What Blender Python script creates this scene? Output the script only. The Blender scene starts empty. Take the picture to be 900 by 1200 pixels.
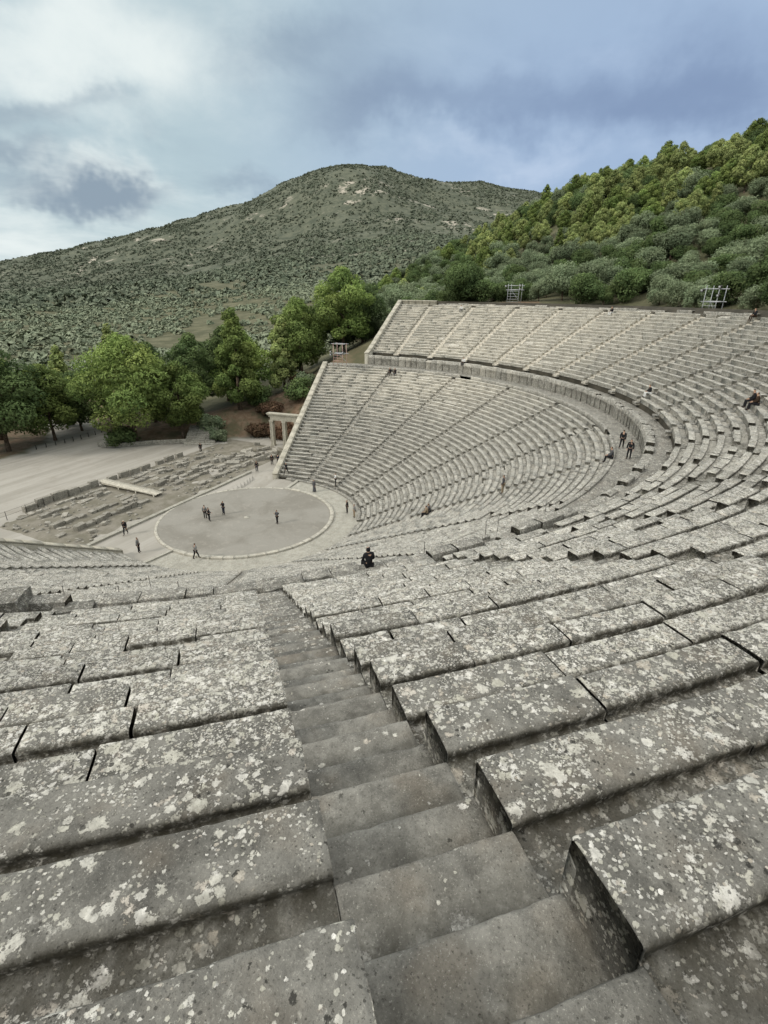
import bpy, math, random
import numpy as np
from mathutils import Vector, Matrix

rng = np.random.default_rng(11)
random.seed(5)
SC = bpy.context.scene
COL = SC.collection
D2R = math.pi / 180

# ------------------------------------------------------------------ constants of the place
CAM = np.array([43.14, 37.391, 24.524])
YAW, PITCH, ROLL = -114.43, -23.333, 0.635
FLARE = 3.407            # the outer wedges swing round a centre set across the axis
T_LOW, T_UP = 102.94, 93.33
LOW_R0, LOW_Z0, LOW_TR, LOW_RS = 13.6, 0.555, 0.697, 0.354
UP_TR, UP_RS = 0.756, 0.384
UP_A_FRONT, UP_A_TOP = 56.05, 22.565     # topmost row
R_WALK0, R_WALK1, Z_WALK = 38.0, 39.9, 12.9
Z_PAR = 14.5


def P(R, t, z, d=FLARE):
    R, t, z = np.broadcast_arrays(np.asarray(R, float), np.asarray(t, float), np.asarray(z, float))
    a = 70 * D2R
    tr = t * D2R
    s = np.sign(tr)
    fl = np.abs(tr) > a
    x = np.where(fl, -s * d * math.sin(a) + (R + d) * np.sin(tr), R * np.sin(tr))
    y = np.where(fl, -d * math.cos(a) + (R + d) * np.cos(tr), R * np.cos(tr))
    return np.stack([x, y, z], -1)


def Pinv(x, y, d=FLARE):
    a = 70 * D2R
    t = np.arctan2(x, y)
    s = np.sign(t)
    x2 = x + s * d * math.sin(a)
    y2 = y + d * math.cos(a)
    fl = np.abs(t) > a
    R = np.where(fl, np.hypot(x2, y2) - d, np.hypot(x, y))
    tt = np.where(fl, np.arctan2(x2, y2), t)
    return R, tt / D2R


def hash3(i, j, k, seed):
    n = (i * 374761393 + j * 668265263 + k * 1103515245 + seed * 127412617) & 0xFFFFFFFF
    n = ((n ^ (n >> 13)) * 1274126177) & 0xFFFFFFFF
    n = ((n ^ (n >> 16)) * 1246822519) & 0xFFFFFFFF
    return ((n ^ (n >> 15)) & 0xFFFFFF) / float(0xFFFFFF)


def vnoise(p, sc=1.0, seed=0):
    q = np.asarray(p, float) * sc + 1000.0
    i = np.floor(q).astype(np.int64)
    f = q - i
    f = f * f * (3 - 2 * f)
    r = 0
    for a in (0, 1):
        for b in (0, 1):
            for c in (0, 1):
                w = (f[..., 0] if a else 1 - f[..., 0]) * (f[..., 1] if b else 1 - f[..., 1]) * (f[..., 2] if c else 1 - f[..., 2])
                r = r + w * hash3(i[..., 0] + a, i[..., 1] + b, i[..., 2] + c, seed)
    return r * 2 - 1


def sstep(a, b, x):
    t = np.clip((x - a) / (b - a), 0, 1)
    return t * t * (3 - 2 * t)


# ------------------------------------------------------------------ mesh builder
class MB:
    def __init__(self):
        self.v, self.f, self.c, self.n = [], [], [], 0

    def add(self, verts, faces, col=(0.5, 0.5, 0.5)):
        verts = np.asarray(verts, float).reshape(-1, 3)
        if isinstance(faces, list) and len(faces) and isinstance(faces[0], list):
            faces = np.array(faces)
        for fa in (faces if isinstance(faces, list) else [faces]):
            fa = np.asarray(fa, np.int64)
            if fa.size:
                self.f.append(fa + self.n)
        self.v.append(verts)
        c = np.ones((len(verts), 4))
        c[:, :3] = np.asarray(col, float)
        self.c.append(c)
        self.n += len(verts)

    def box(self, c, s, rot=0.0, col=(0.5, 0.5, 0.5), jit=0.0, tilt=(0, 0)):
        x, y, z = [k / 2 for k in s]
        v = np.array([[-x, -y, -z], [x, -y, -z], [x, y, -z], [-x, y, -z], [-x, -y, z], [x, -y, z], [x, y, z], [-x, y, z]])
        if jit:
            v = v + rng.uniform(-jit, jit, v.shape)
        if tilt != (0, 0):
            v = v @ np.array(Matrix.Rotation(tilt[0], 3, 'X') @ Matrix.Rotation(tilt[1], 3, 'Y')).T
        cr, sr = math.cos(rot), math.sin(rot)
        v = v @ np.array([[cr, sr, 0], [-sr, cr, 0], [0, 0, 1]]) + np.asarray(c, float)
        self.add(v, [[0, 3, 2, 1], [4, 5, 6, 7], [0, 1, 5, 4], [1, 2, 6, 5], [2, 3, 7, 6], [3, 0, 4, 7]], col)

    def stone(self, c, s, rot=0.0, col=(0.5, 0.5, 0.5), n=5, rough=0.04, tilt=(0, 0), rnd=0.08, seed=0):
        """rough ashlar: a subdivided box with worn edges"""
        g = np.linspace(-1, 1, n)
        A, B = np.meshgrid(g, g, indexing='ij')
        one = np.ones_like(A)
        vs, fs, off = [], [], 0
        for axis in range(3):
            for sg in (-1, 1):
                co = [None] * 3
                co[axis] = one * sg
                co[(axis + 1) % 3] = A
                co[(axis + 2) % 3] = B
                vs.append(np.stack([k.ravel() for k in co], -1))
                idx = np.arange(n * n).reshape(n, n) + off
                q = np.stack([idx[:-1, :-1], idx[1:, :-1], idx[1:, 1:], idx[:-1, 1:]], -1).reshape(-1, 4)
                if sg < 0:
                    q = q[:, ::-1]
                fs.append(q)
                off += n * n
        u = np.concatenate(vs)
        half = np.asarray(s, float) / 2
        v = u * half
        # round the edges
        edge = np.sort(np.abs(u), axis=1)[:, 1]
        v = v * (1 - rnd * 0.5 * sstep(0.6, 1, edge)[:, None] * 0.6)
        nv = np.stack([vnoise(v + np.asarray(c), 3.1 / max(0.6, min(s)), seed + k) for k in range(3)], -1)
        v = v + nv * rough
        if tilt != (0, 0):
            v = v @ np.array(Matrix.Rotation(tilt[0], 3, 'X') @ Matrix.Rotation(tilt[1], 3, 'Y')).T
        cr, sr = math.cos(rot), math.sin(rot)
        v = v @ np.array([[cr, sr, 0], [-sr, cr, 0], [0, 0, 1]]) + np.asarray(c, float)
        self.add(v, [np.concatenate(fs)], col)

    def tube(self, p0, p1, r0, r1=None, n=8, col=(0.5, 0.5, 0.5)):
        r1 = r0 if r1 is None else r1
        p0, p1 = np.asarray(p0, float), np.asarray(p1, float)
        d = p1 - p0
        d = d / (np.linalg.norm(d) + 1e-9)
        a = np.cross(d, [0, 0, 1.0] if abs(d[2]) < 0.9 else [1.0, 0, 0])
        a /= np.linalg.norm(a)
        b = np.cross(d, a)
        t = np.arange(n) * 2 * math.pi / n
        ring = np.cos(t)[:, None] * a + np.sin(t)[:, None] * b
        v = np.concatenate([p0 + ring * r0, p1 + ring * r1])
        i = np.arange(n)
        j = (i + 1) % n
        self.add(v, [np.stack([i, j, j + n, i + n], -1), np.arange(n)[None, ::-1], (np.arange(n) + n)[None]], col)

    def build(self, name, mat, parent=None, smooth=False):
        v = np.concatenate(self.v)
        c = np.concatenate(self.c)
        me = bpy.data.meshes.new(name)
        me.vertices.add(len(v))
        me.vertices.foreach_set('co', v.ravel())
        loops = np.concatenate([f.ravel() for f in self.f])
        tot = np.concatenate([np.full(len(f), f.shape[1]) for f in self.f])
        start = np.concatenate([[0], np.cumsum(tot)[:-1]])
        me.loops.add(len(loops))
        me.polygons.add(len(tot))
        me.polygons.foreach_set('loop_start', start.astype(np.int32))
        me.loops.foreach_set('vertex_index', loops.astype(np.int32))
        me.update(calc_edges=True)
        a = me.attributes.new('tone', 'FLOAT_COLOR', 'POINT')
        a.data.foreach_set('color', c.ravel())
        if smooth:
            me.polygons.foreach_set('use_smooth', np.ones(len(tot), bool))
        me.materials.append(mat)
        o = bpy.data.objects.new(name, me)
        COL.objects.link(o)
        if parent is not None:
            o.parent = parent
        return o


def tag(o, label=None, cat=None, group=None, kind=None):
    if label:
        o['label'] = label
    if cat:
        o['category'] = cat
    if group:
        o['group'] = group
    if kind:
        o['kind'] = kind
    return o


def empty(name, loc=(0, 0, 0), rz=0.0, parent=None):
    o = bpy.data.objects.new(name, None)
    o.empty_display_size = 0.3
    COL.objects.link(o)
    o.location = loc
    o.rotation_euler = (0, 0, rz)
    if parent is not None:
        o.parent = parent
    return o


# ------------------------------------------------------------------ materials
class NT:
    def __init__(self, tree):
        self.t = tree
        tree.nodes.clear()

    def n(self, typ, **kw):
        nd = self.t.nodes.new(typ)
        for k, v in kw.items():
            if k.startswith('i_'):
                key = k[2:]
                nd.inputs[int(key) if key.isdigit() else key.replace('_', ' ')].default_value = v
            else:
                setattr(nd, k, v)
        return nd

    def l(self, a, b):
        self.t.links.new(a, b)

    def math(self, op, a, b=None, c=None, clamp=False):
        nd = self.n('ShaderNodeMath', operation=op, use_clamp=clamp)
        for i, x in enumerate((a, b, c)):
            if x is None:
                continue
            if isinstance(x, (int, float)):
                nd.inputs[i].default_value = x
            else:
                self.l(x, nd.inputs[i])
        return nd.outputs[0]

    def mix(self, fac, a, b, mode='MIX'):
        nd = self.n('ShaderNodeMix', data_type='RGBA', blend_type=mode, clamp_factor=True)
        for s, x in ((nd.inputs[0], fac), (nd.inputs[6], a), (nd.inputs[7], b)):
            if isinstance(x, (int, float)):
                s.default_value = x
            elif isinstance(x, tuple):
                s.default_value = (*x[:3], 1)
            else:
                self.l(x, s)
        return nd.outputs[2]

    def noise(self, vec, scale, detail=3.0, rough=0.55, dist=0.0):
        nd = self.n('ShaderNodeTexNoise', i_Scale=scale, i_Detail=detail, i_Roughness=rough, i_Distortion=dist)
        self.l(vec, nd.inputs['Vector'])
        return nd

    def ramp(self, fac, lo, hi):
        nd = self.n('ShaderNodeMapRange', interpolation_type='SMOOTHSTEP')
        self.l(fac, nd.inputs[0])
        nd.inputs[1].default_value = lo
        nd.inputs[2].default_value = hi
        return nd.outputs[0]

    def attr(self, name='tone'):
        a = self.n('ShaderNodeAttribute', attribute_name=name)
        s = self.n('ShaderNodeSeparateColor')
        self.l(a.outputs['Color'], s.inputs[0])
        return s.outputs[0], s.outputs[1], s.outputs[2], a.outputs['Color']


def new_mat(name):
    m = bpy.data.materials.new(name)
    m.use_nodes = True
    g = NT(m.node_tree)
    out = g.n('ShaderNodeOutputMaterial')
    bs = g.n('ShaderNodeBsdfPrincipled')
    bs.inputs['Roughness'].default_value = 0.9
    bs.inputs['Specular IOR Level'].default_value = 0.15
    g.l(bs.outputs[0], out.inputs[0])
    return m, g, bs


def obj_coord(g):
    return g.n('ShaderNodeTexCoord').outputs['Object']


def lichen_stone(name, dark=(0.102, 0.098, 0.087), light=(0.216, 0.208, 0.184), pale=(0.74, 0.715, 0.66)):
    """old limestone; vertex colour: R tint, G lichen cover, B damp earth plus painted shade"""
    m, g, bs = new_mat(name)
    co = obj_coord(g)
    tint, lich, dirt, _ = g.attr()
    big = g.noise(co, 1.3, 4, 0.6)
    fine = g.noise(co, 22, 5, 0.7)
    med = g.noise(co, 5.0, 5, 0.65)
    s = g.math('ADD', g.math('MULTIPLY', big.outputs[0], 0.45), g.math('MULTIPLY', med.outputs[0], 0.55))
    s = g.ramp(s, 0.36, 0.64)
    base = g.mix(s, dark, light)
    warm = g.ramp(g.noise(co, 2.2, 3).outputs[0], 0.5, 0.72)
    base = g.mix(g.math('MULTIPLY', warm, 0.35), base, (0.19, 0.155, 0.115))
    base = g.mix(0.5, base, g.mix(g.ramp(fine.outputs[0], 0.25, 0.75), (0.35, 0.35, 0.35), (0.68, 0.68, 0.68)), 'OVERLAY')
    # paler far side: cleaner re-set stone, plus sunlight carried in the tint
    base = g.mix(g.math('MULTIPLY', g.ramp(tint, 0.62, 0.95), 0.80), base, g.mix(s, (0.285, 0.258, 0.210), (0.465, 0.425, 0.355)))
    # distorted coordinates give the lichens their lobed outlines
    dn = g.noise(co, 17, 6, 0.78)
    dv = g.n('ShaderNodeVectorMath', operation='SUBTRACT')
    g.l(dn.outputs['Color'], dv.inputs[0])
    dv.inputs[1].default_value = (0.5, 0.5, 0.5)
    mask_all, height = None, None

    def layer(scale, dist_amt, lo, hi, dens_scale, bias, seedoff, amp=2.4):
        sc = g.n('ShaderNodeVectorMath', operation='SCALE')
        g.l(dv.outputs[0], sc.inputs[0])
        sc.inputs['Scale'].default_value = dist_amt
        ad = g.n('ShaderNodeVectorMath', operation='ADD')
        g.l(co, ad.inputs[0])
        g.l(sc.outputs[0], ad.inputs[1])
        ad2 = g.n('ShaderNodeVectorMath', operation='ADD')
        g.l(ad.outputs[0], ad2.inputs[0])
        ad2.inputs[1].default_value = (seedoff, seedoff * 1.7, seedoff * 0.6)
        vo = g.n('ShaderNodeTexVoronoi', feature='F1', i_Scale=scale)
        g.l(ad2.outputs[0], vo.inputs['Vector'])
        sp = g.n('ShaderNodeSeparateColor')
        g.l(vo.outputs['Color'], sp.inputs[0])
        den = g.noise(ad2.outputs[0], dens_scale, 3, 0.6).outputs[0]
        # chance that a cell holds a lichen: cover attribute plus slow noise
        ch = g.math('ADD', g.math('MULTIPLY', lich, bias), g.math('MULTIPLY', g.math('SUBTRACT', den, 0.5), amp))
        on = g.ramp(g.math('SUBTRACT', ch, sp.outputs[0]), -0.02, 0.06)
        rad = g.math('MULTIPLY_ADD', sp.outputs[1], hi - lo, lo)
        inside = g.ramp(g.math('SUBTRACT', rad, vo.outputs['Distance']), -0.01, 0.05)
        return g.math('MULTIPLY', on, inside), sp.outputs[2]

    col = base
    for k, (sc_, da, lo, hi, ds, bias) in enumerate([(58, 0.035, 0.25, 0.75, 3.8, 0.85), (21, 0.10, 0.25, 0.76, 2.2, 0.92), (9.0, 0.22, 0.20, 0.62, 1.1, 0.62)]):
        mk, rc = layer(sc_, da, lo, hi, ds, bias, k * 3.7)
        rough_in = g.ramp(fine.outputs[0], 0.3, 0.62)
        lc = g.mix(rc, (pale[0] * 0.62, pale[1] * 0.62, pale[2] * 0.56), pale)
        lc = g.mix(g.math('MULTIPLY', g.ramp(g.math('FRACT', g.math('MULTIPLY', rc, 7.3)), 0.86, 0.92), 0.60), lc, (0.43, 0.36, 0.285))
        lc = g.mix(g.math('MULTIPLY', rough_in, 0.25), lc, (0.27, 0.26, 0.22))
        mk2 = g.math('MULTIPLY', mk, g.math('MULTIPLY_ADD', rough_in, -0.35, 1.0))
        col = g.mix(mk2, col, lc)
        height = mk2 if height is None else g.math('MAXIMUM', height, mk2)
    # black lichens
    mk, rc = layer(24, 0.07, 0.14, 0.45, 1.7, 0.20, 21.3, 1.3)
    col = g.mix(g.math('MULTIPLY', mk, 0.85), col, (0.028, 0.027, 0.024))
    mk, rc = layer(70, 0.02, 0.2, 0.5, 2.6, 0.40, 40.3, 1.6)
    col = g.mix(g.math('MULTIPLY', mk, 0.7), col, (0.04, 0.038, 0.033))
    # grains and pits
    gr = g.noise(co, 85, 4, 0.8)
    col = g.mix(g.math('MULTIPLY', g.ramp(gr.outputs[0], 0.57, 0.68), 0.60), col, (0.46, 0.445, 0.39))
    col = g.mix(g.math('MULTIPLY', g.ramp(gr.outputs[0], 0.43, 0.33), 0.75), col, (0.035, 0.033, 0.028))
    pit = g.n('ShaderNodeTexVoronoi', feature='F1', i_Scale=48.0)
    g.l(co, pit.inputs['Vector'])
    psp = g.n('ShaderNodeSeparateColor')
    g.l(pit.outputs['Color'], psp.inputs[0])
    pm = g.math('MULTIPLY', g.ramp(psp.outputs[0], 0.86, 0.92), g.ramp(pit.outputs['Distance'], 0.34, 0.12))
    col = g.mix(g.math('MULTIPLY', pm, 0.22), col, (0.035, 0.033, 0.028))
    # damp earth and moss in the hollows, with contact shade painted in
    soil_shade = g.math('MULTIPLY', dirt, g.ramp(g.noise(co, 9, 4, 0.7).outputs[0], 0.25, 0.6), clamp=True)
    col = g.mix(soil_shade, col, (0.045, 0.041, 0.030))
    tn = g.n('ShaderNodeCombineColor')
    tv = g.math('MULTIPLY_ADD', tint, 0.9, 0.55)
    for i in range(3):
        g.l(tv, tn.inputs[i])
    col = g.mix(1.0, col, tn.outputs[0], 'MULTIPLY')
    g.l(col, bs.inputs['Base Color'])
    bs.inputs['Roughness'].default_value = 0.93
    h = g.math('ADD', g.math('MULTIPLY', fine.outputs[0], 0.7), g.math('MULTIPLY', height, 0.5))
    h = g.math('ADD', g.math('ADD', h, g.math('MULTIPLY', med.outputs[0], 1.6)), g.math('MULTIPLY', gr.outputs[0], 0.5))
    h = g.math('MULTIPLY_ADD', pm, -0.35, h)
    bp = g.n('ShaderNodeBump', i_Strength=0.9, i_Distance=0.014)
    g.l(h, bp.inputs['Height'])
    g.l(bp.outputs[0], bs.inputs['Normal'])
    return m


def earth(name, a, b, c, scale=1.0, bump=0.02, tone_mul=True):
    m, g, bs = new_mat(name)
    co = obj_coord(g)
    n1 = g.noise(co, 0.35 * scale, 5, 0.6)
    n2 = g.noise(co, 3.0 * scale, 6, 0.7)
    col = g.mix(g.ramp(n1.outputs[0], 0.35, 0.65), a, b)
    col = g.mix(g.math('MULTIPLY', g.ramp(n2.outputs[0], 0.45, 0.75), 0.6), col, c)
    col = g.mix(0.35, col, g.mix(g.ramp(g.noise(co, 30 * scale, 4, 0.7).outputs[0], 0.3, 0.7), (0.35, 0.35, 0.35), (0.65, 0.65, 0.65)), 'OVERLAY')
    g.l(col, bs.inputs['Base Color'])
    bp = g.n('ShaderNodeBump', i_Strength=0.5, i_Distance=bump)
    g.l(n2.outputs[0], bp.inputs['Height'])
    g.l(bp.outputs[0], bs.inputs['Normal'])
    return m


def plain(name, col, rough=0.7, metal=0.0, var=0.25, scale=6.0):
    m, g, bs = new_mat(name)
    co = obj_coord(g)
    n = g.noise(co, scale, 4, 0.6)
    lo = tuple(k * (1 - var) for k in col)
    hi = tuple(min(1, k * (1 + var)) for k in col)
    g.l(g.mix(g.ramp(n.outputs[0], 0.3, 0.7), lo, hi), bs.inputs['Base Color'])
    bs.inputs['Roughness'].default_value = rough
    bs.inputs['Metallic'].default_value = metal
    return m


def leafy(name, dark, light, trans=0.32):
    """foliage: R = per leaf brightness, G = hue"""
    m, g, bs = new_mat(name)
    r, gg, b, _ = g.attr()
    oi = g.n('ShaderNodeObjectInfo')
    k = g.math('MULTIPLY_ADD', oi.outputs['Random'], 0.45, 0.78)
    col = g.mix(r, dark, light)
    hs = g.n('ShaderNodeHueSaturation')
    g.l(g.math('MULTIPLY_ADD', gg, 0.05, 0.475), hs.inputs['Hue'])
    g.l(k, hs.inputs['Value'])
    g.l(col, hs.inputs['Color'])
    g.l(hs.outputs[0], bs.inputs['Base Color'])
    bs.inputs['Roughness'].default_value = 0.8
    tr = g.n('ShaderNodeBsdfTranslucent')
    g.l(hs.outputs[0], tr.inputs[0])
    mx = g.n('ShaderNodeMixShader', i_0=trans)
    g.l(bs.outputs[0], mx.inputs[1])
    g.l(tr.outputs[0], mx.inputs[2])
    out = [n for n in g.t.nodes if n.type == 'OUTPUT_MATERIAL'][0]
    g.l(mx.outputs[0], out.inputs[0])
    return m


M_STONE = lichen_stone('lichened_limestone')
M_MARBLE = lichen_stone('worn_pale_limestone', (0.26, 0.245, 0.20), (0.40, 0.375, 0.31), (0.52, 0.50, 0.43))
M_RUIN = lichen_stone('ruin_limestone', (0.18, 0.168, 0.143), (0.36, 0.337, 0.292), (0.55, 0.53, 0.47))
M_CORE = earth('joint_soil', (0.035, 0.032, 0.024), (0.06, 0.053, 0.040), (0.025, 0.024, 0.018), 2.0)
M_WALK = earth('trodden_walkway', (0.20, 0.19, 0.16), (0.26, 0.245, 0.205), (0.14, 0.13, 0.105), 1.5)
M_FLAG = lichen_stone('flagstone', (0.25, 0.24, 0.205), (0.36, 0.345, 0.30), (0.47, 0.46, 0.40))
M_IRON = plain('weathered_iron', (0.06, 0.055, 0.05), 0.6, 0.6)
M_STEEL = plain('galvanised_steel', (0.40, 0.41, 0.42), 0.5, 0.3, 0.1)
M_REDPAINT = plain('faded_red_paint', (0.50, 0.34, 0.30), 0.6, 0.0, 0.15)
M_WOOD = plain('bleached_planks', (0.46, 0.43, 0.36), 0.85, 0, 0.2, 3)
M_BARK = plain('pine_bark', (0.10, 0.075, 0.055), 0.95, 0, 0.4, 4)
M_PINE = leafy('pine_needles', (0.048, 0.076, 0.024), (0.345, 0.435, 0.130))
M_PINEY = leafy('pine_needles_yellowish', (0.085, 0.115, 0.045), (0.520, 0.580, 0.220))
M_OLIVE = leafy('olive_leaves', (0.080, 0.102, 0.056), (0.320, 0.385, 0.230))
M_OAK = leafy('dark_evergreen_leaves', (0.034, 0.054, 0.022), (0.190, 0.260, 0.098))
M_DRY = leafy('dry_brush', (0.07, 0.044, 0.028), (0.23, 0.145, 0.090))
M_GROVE = leafy('distant_olive_leaves', (0.100, 0.116, 0.076), (0.225, 0.250, 0.168), 0.0)  # distance haze put into the flattened leaf tones, likewise in the next two
M_MAQUIS = leafy('mountain_maquis', (0.080, 0.094, 0.066), (0.140, 0.157, 0.108), 0.0)
M_SCRUB = leafy('far_scrub', (0.070, 0.085, 0.058), (0.165, 0.185, 0.128), 0.0)

# ------------------------------------------------------------------ the theatre
theatre = empty('ancient_theatre')
tag(theatre, 'vast half-round ancient Greek theatre of lichen-covered grey limestone seating rows', 'theatre')


def block(mb, Rf, ztop, prof, th0, th1, lod, tint, lichen, dirt_shades, seed, rough=1.0, bev=0.012, jit=1.0):
    """one stone: the profile (s, z) swept along the row between two angles"""
    prof = np.asarray(prof, float)
    dirt_shades = np.asarray(dirt_shades, float)
    arc = (th1 - th0) * D2R * Rf
    step = {3: 0.032, 2: 0.10, 1: 0.4, 0: 9.0}[lod]
    if lod >= 2:                      # resample the outline
        pr, di = [prof[0]], [dirt_shades[0]]
        for a, b, da, db in zip(prof[:-1], prof[1:], dirt_shades[:-1], dirt_shades[1:]):
            k = max(1, int(np.hypot(*(b - a)) / step))
            for q in range(1, k + 1):
                pr.append(a + (b - a) * q / k)
                di.append(da + (db - da) * q / k)
        prof, dirt_shades = np.array(pr), np.array(di)
    n = len(prof)
    m = max(1, int(arc / step))
    u = np.linspace(0, 1, m + 1)
    b = min(0.2, bev / arc)
    if lod >= 1:
        u = np.concatenate([[0, b], u[1:-1][(u[1:-1] > 2 * b) & (u[1:-1] < 1 - 2 * b)], [1 - b, 1]])
    th = th0 + (th1 - th0) * u
    R = np.broadcast_to(Rf + prof[:, 0], (len(u), n)).copy()
    Z = np.broadcast_to(ztop + prof[:, 1], (len(u), n)).copy()
    if lod >= 1:
        for e in (0, -1):
            R[e] += np.where(prof[:, 0] < 0.06, bev, 0)
            Z[e] -= np.where(prof[:, 1] > -0.05, bev, bev * 0.3)
    rs = random.Random(seed)
    tl = rs.uniform(-0.010, 0.010)
    Z += ((u - 0.5)[:, None] * tl + rs.uniform(-0.010, 0.010)) * jit
    R += rs.uniform(-0.009, 0.009) * jit
    TH = np.broadcast_to(th[:, None], R.shape)
    X = P(R, TH, Z)
    if lod >= 2:
        amp = rough
        d = np.stack([vnoise(X, 2.2, 7 + k) * 0.005 + vnoise(X, 9.0, 17 + k) * 0.0040 + (vnoise(X, 34.0, 27 + k) * 0.0028 if lod == 3 else 0) for k in range(3)], -1)
        hold = (1 - 0.75 * np.clip(1 - np.minimum(u, 1 - u) * arc / 0.15, 0, 1))[:, None]
        d[..., 0] *= hold
        d[..., 1] *= hold
        X = X + d * amp
        # broken arrises
        top_edge = np.zeros(n)
        zz = prof[:, 1]
        ss = prof[:, 0]
        near = np.minimum(np.abs(ss), np.abs(ss - SEAT_D if rough > 0.9 else ss))
        top_edge = np.where(zz > -0.03, np.clip(1 - near / 0.045, 0, 1), 0)
        ue = np.clip(1 - np.minimum(u, 1 - u) * arc / 0.045, 0, 1)
        E = np.maximum(top_edge[None, :], np.where(zz > -0.03, 0.55, 0)[None, :] * ue[:, None])
        ch = np.clip(vnoise(X, 5.5, 51) * 0.7 + vnoise(X, 17, 52) * 0.4 - 0.30, 0, 1)
        X[..., 2] -= E * ch * 0.07 + E * 0.001
    V = X.reshape(-1, 3)
    I = np.arange(len(u) * n).reshape(len(u), n)
    q = np.stack([I[:-1, :-1], I[:-1, 1:], I[1:, 1:], I[1:, :-1]], -1).reshape(-1, 4)
    # end caps closed under the stone
    zb = ztop + prof[:, 1].min() - 0.02
    k = len(V)
    low = []
    for e, te in ((0, th0), (-1, th1)):
        b_ = P(Rf + prof[:, 0], te, zb)
        b_[:, 2] = np.minimum(zb, X[e, :, 2] - 0.005)
        low.append(b_)
    V = np.concatenate([V] + low)
    i0 = np.arange(n - 1)
    cap0 = np.stack([I[0, :-1], k + i0, k + i0 + 1, I[0, 1:]], -1)[:, ::-1]
    cap1 = np.stack([I[-1, :-1], k + n + i0, k + n + i0 + 1, I[-1, 1:]], -1)
    col = np.zeros((len(V), 3))
    col[:, 0] = tint + 0.18  # end faces tinted lighter to offset the shade on them
    col[:k, 0] = tint
    col[:, 1] = lichen + 0.3
    col[:k, 1] = lichen
    dd = np.broadcast_to(dirt_shades, (len(u), n)).copy()
    dd[0] *= 0.2
    dd[-1] *= 0.2
    col[:k, 2] = dd.ravel()
    col[k:, 2] = 0.1
    mb.add(V, [q, cap0, cap1], col)


SEAT_D = 0.38


def lod_of(R, t, z):
    d = np.linalg.norm(P(R, t, z) - CAM)
    return (3 if d < 5.5 else 2 if d < 13 else 1 if d < 42 else 0), d


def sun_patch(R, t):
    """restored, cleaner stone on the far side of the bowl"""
    return float(math.exp(-((t + 72) / 30.0) ** 2) * sstep(22, 38, R))


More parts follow.
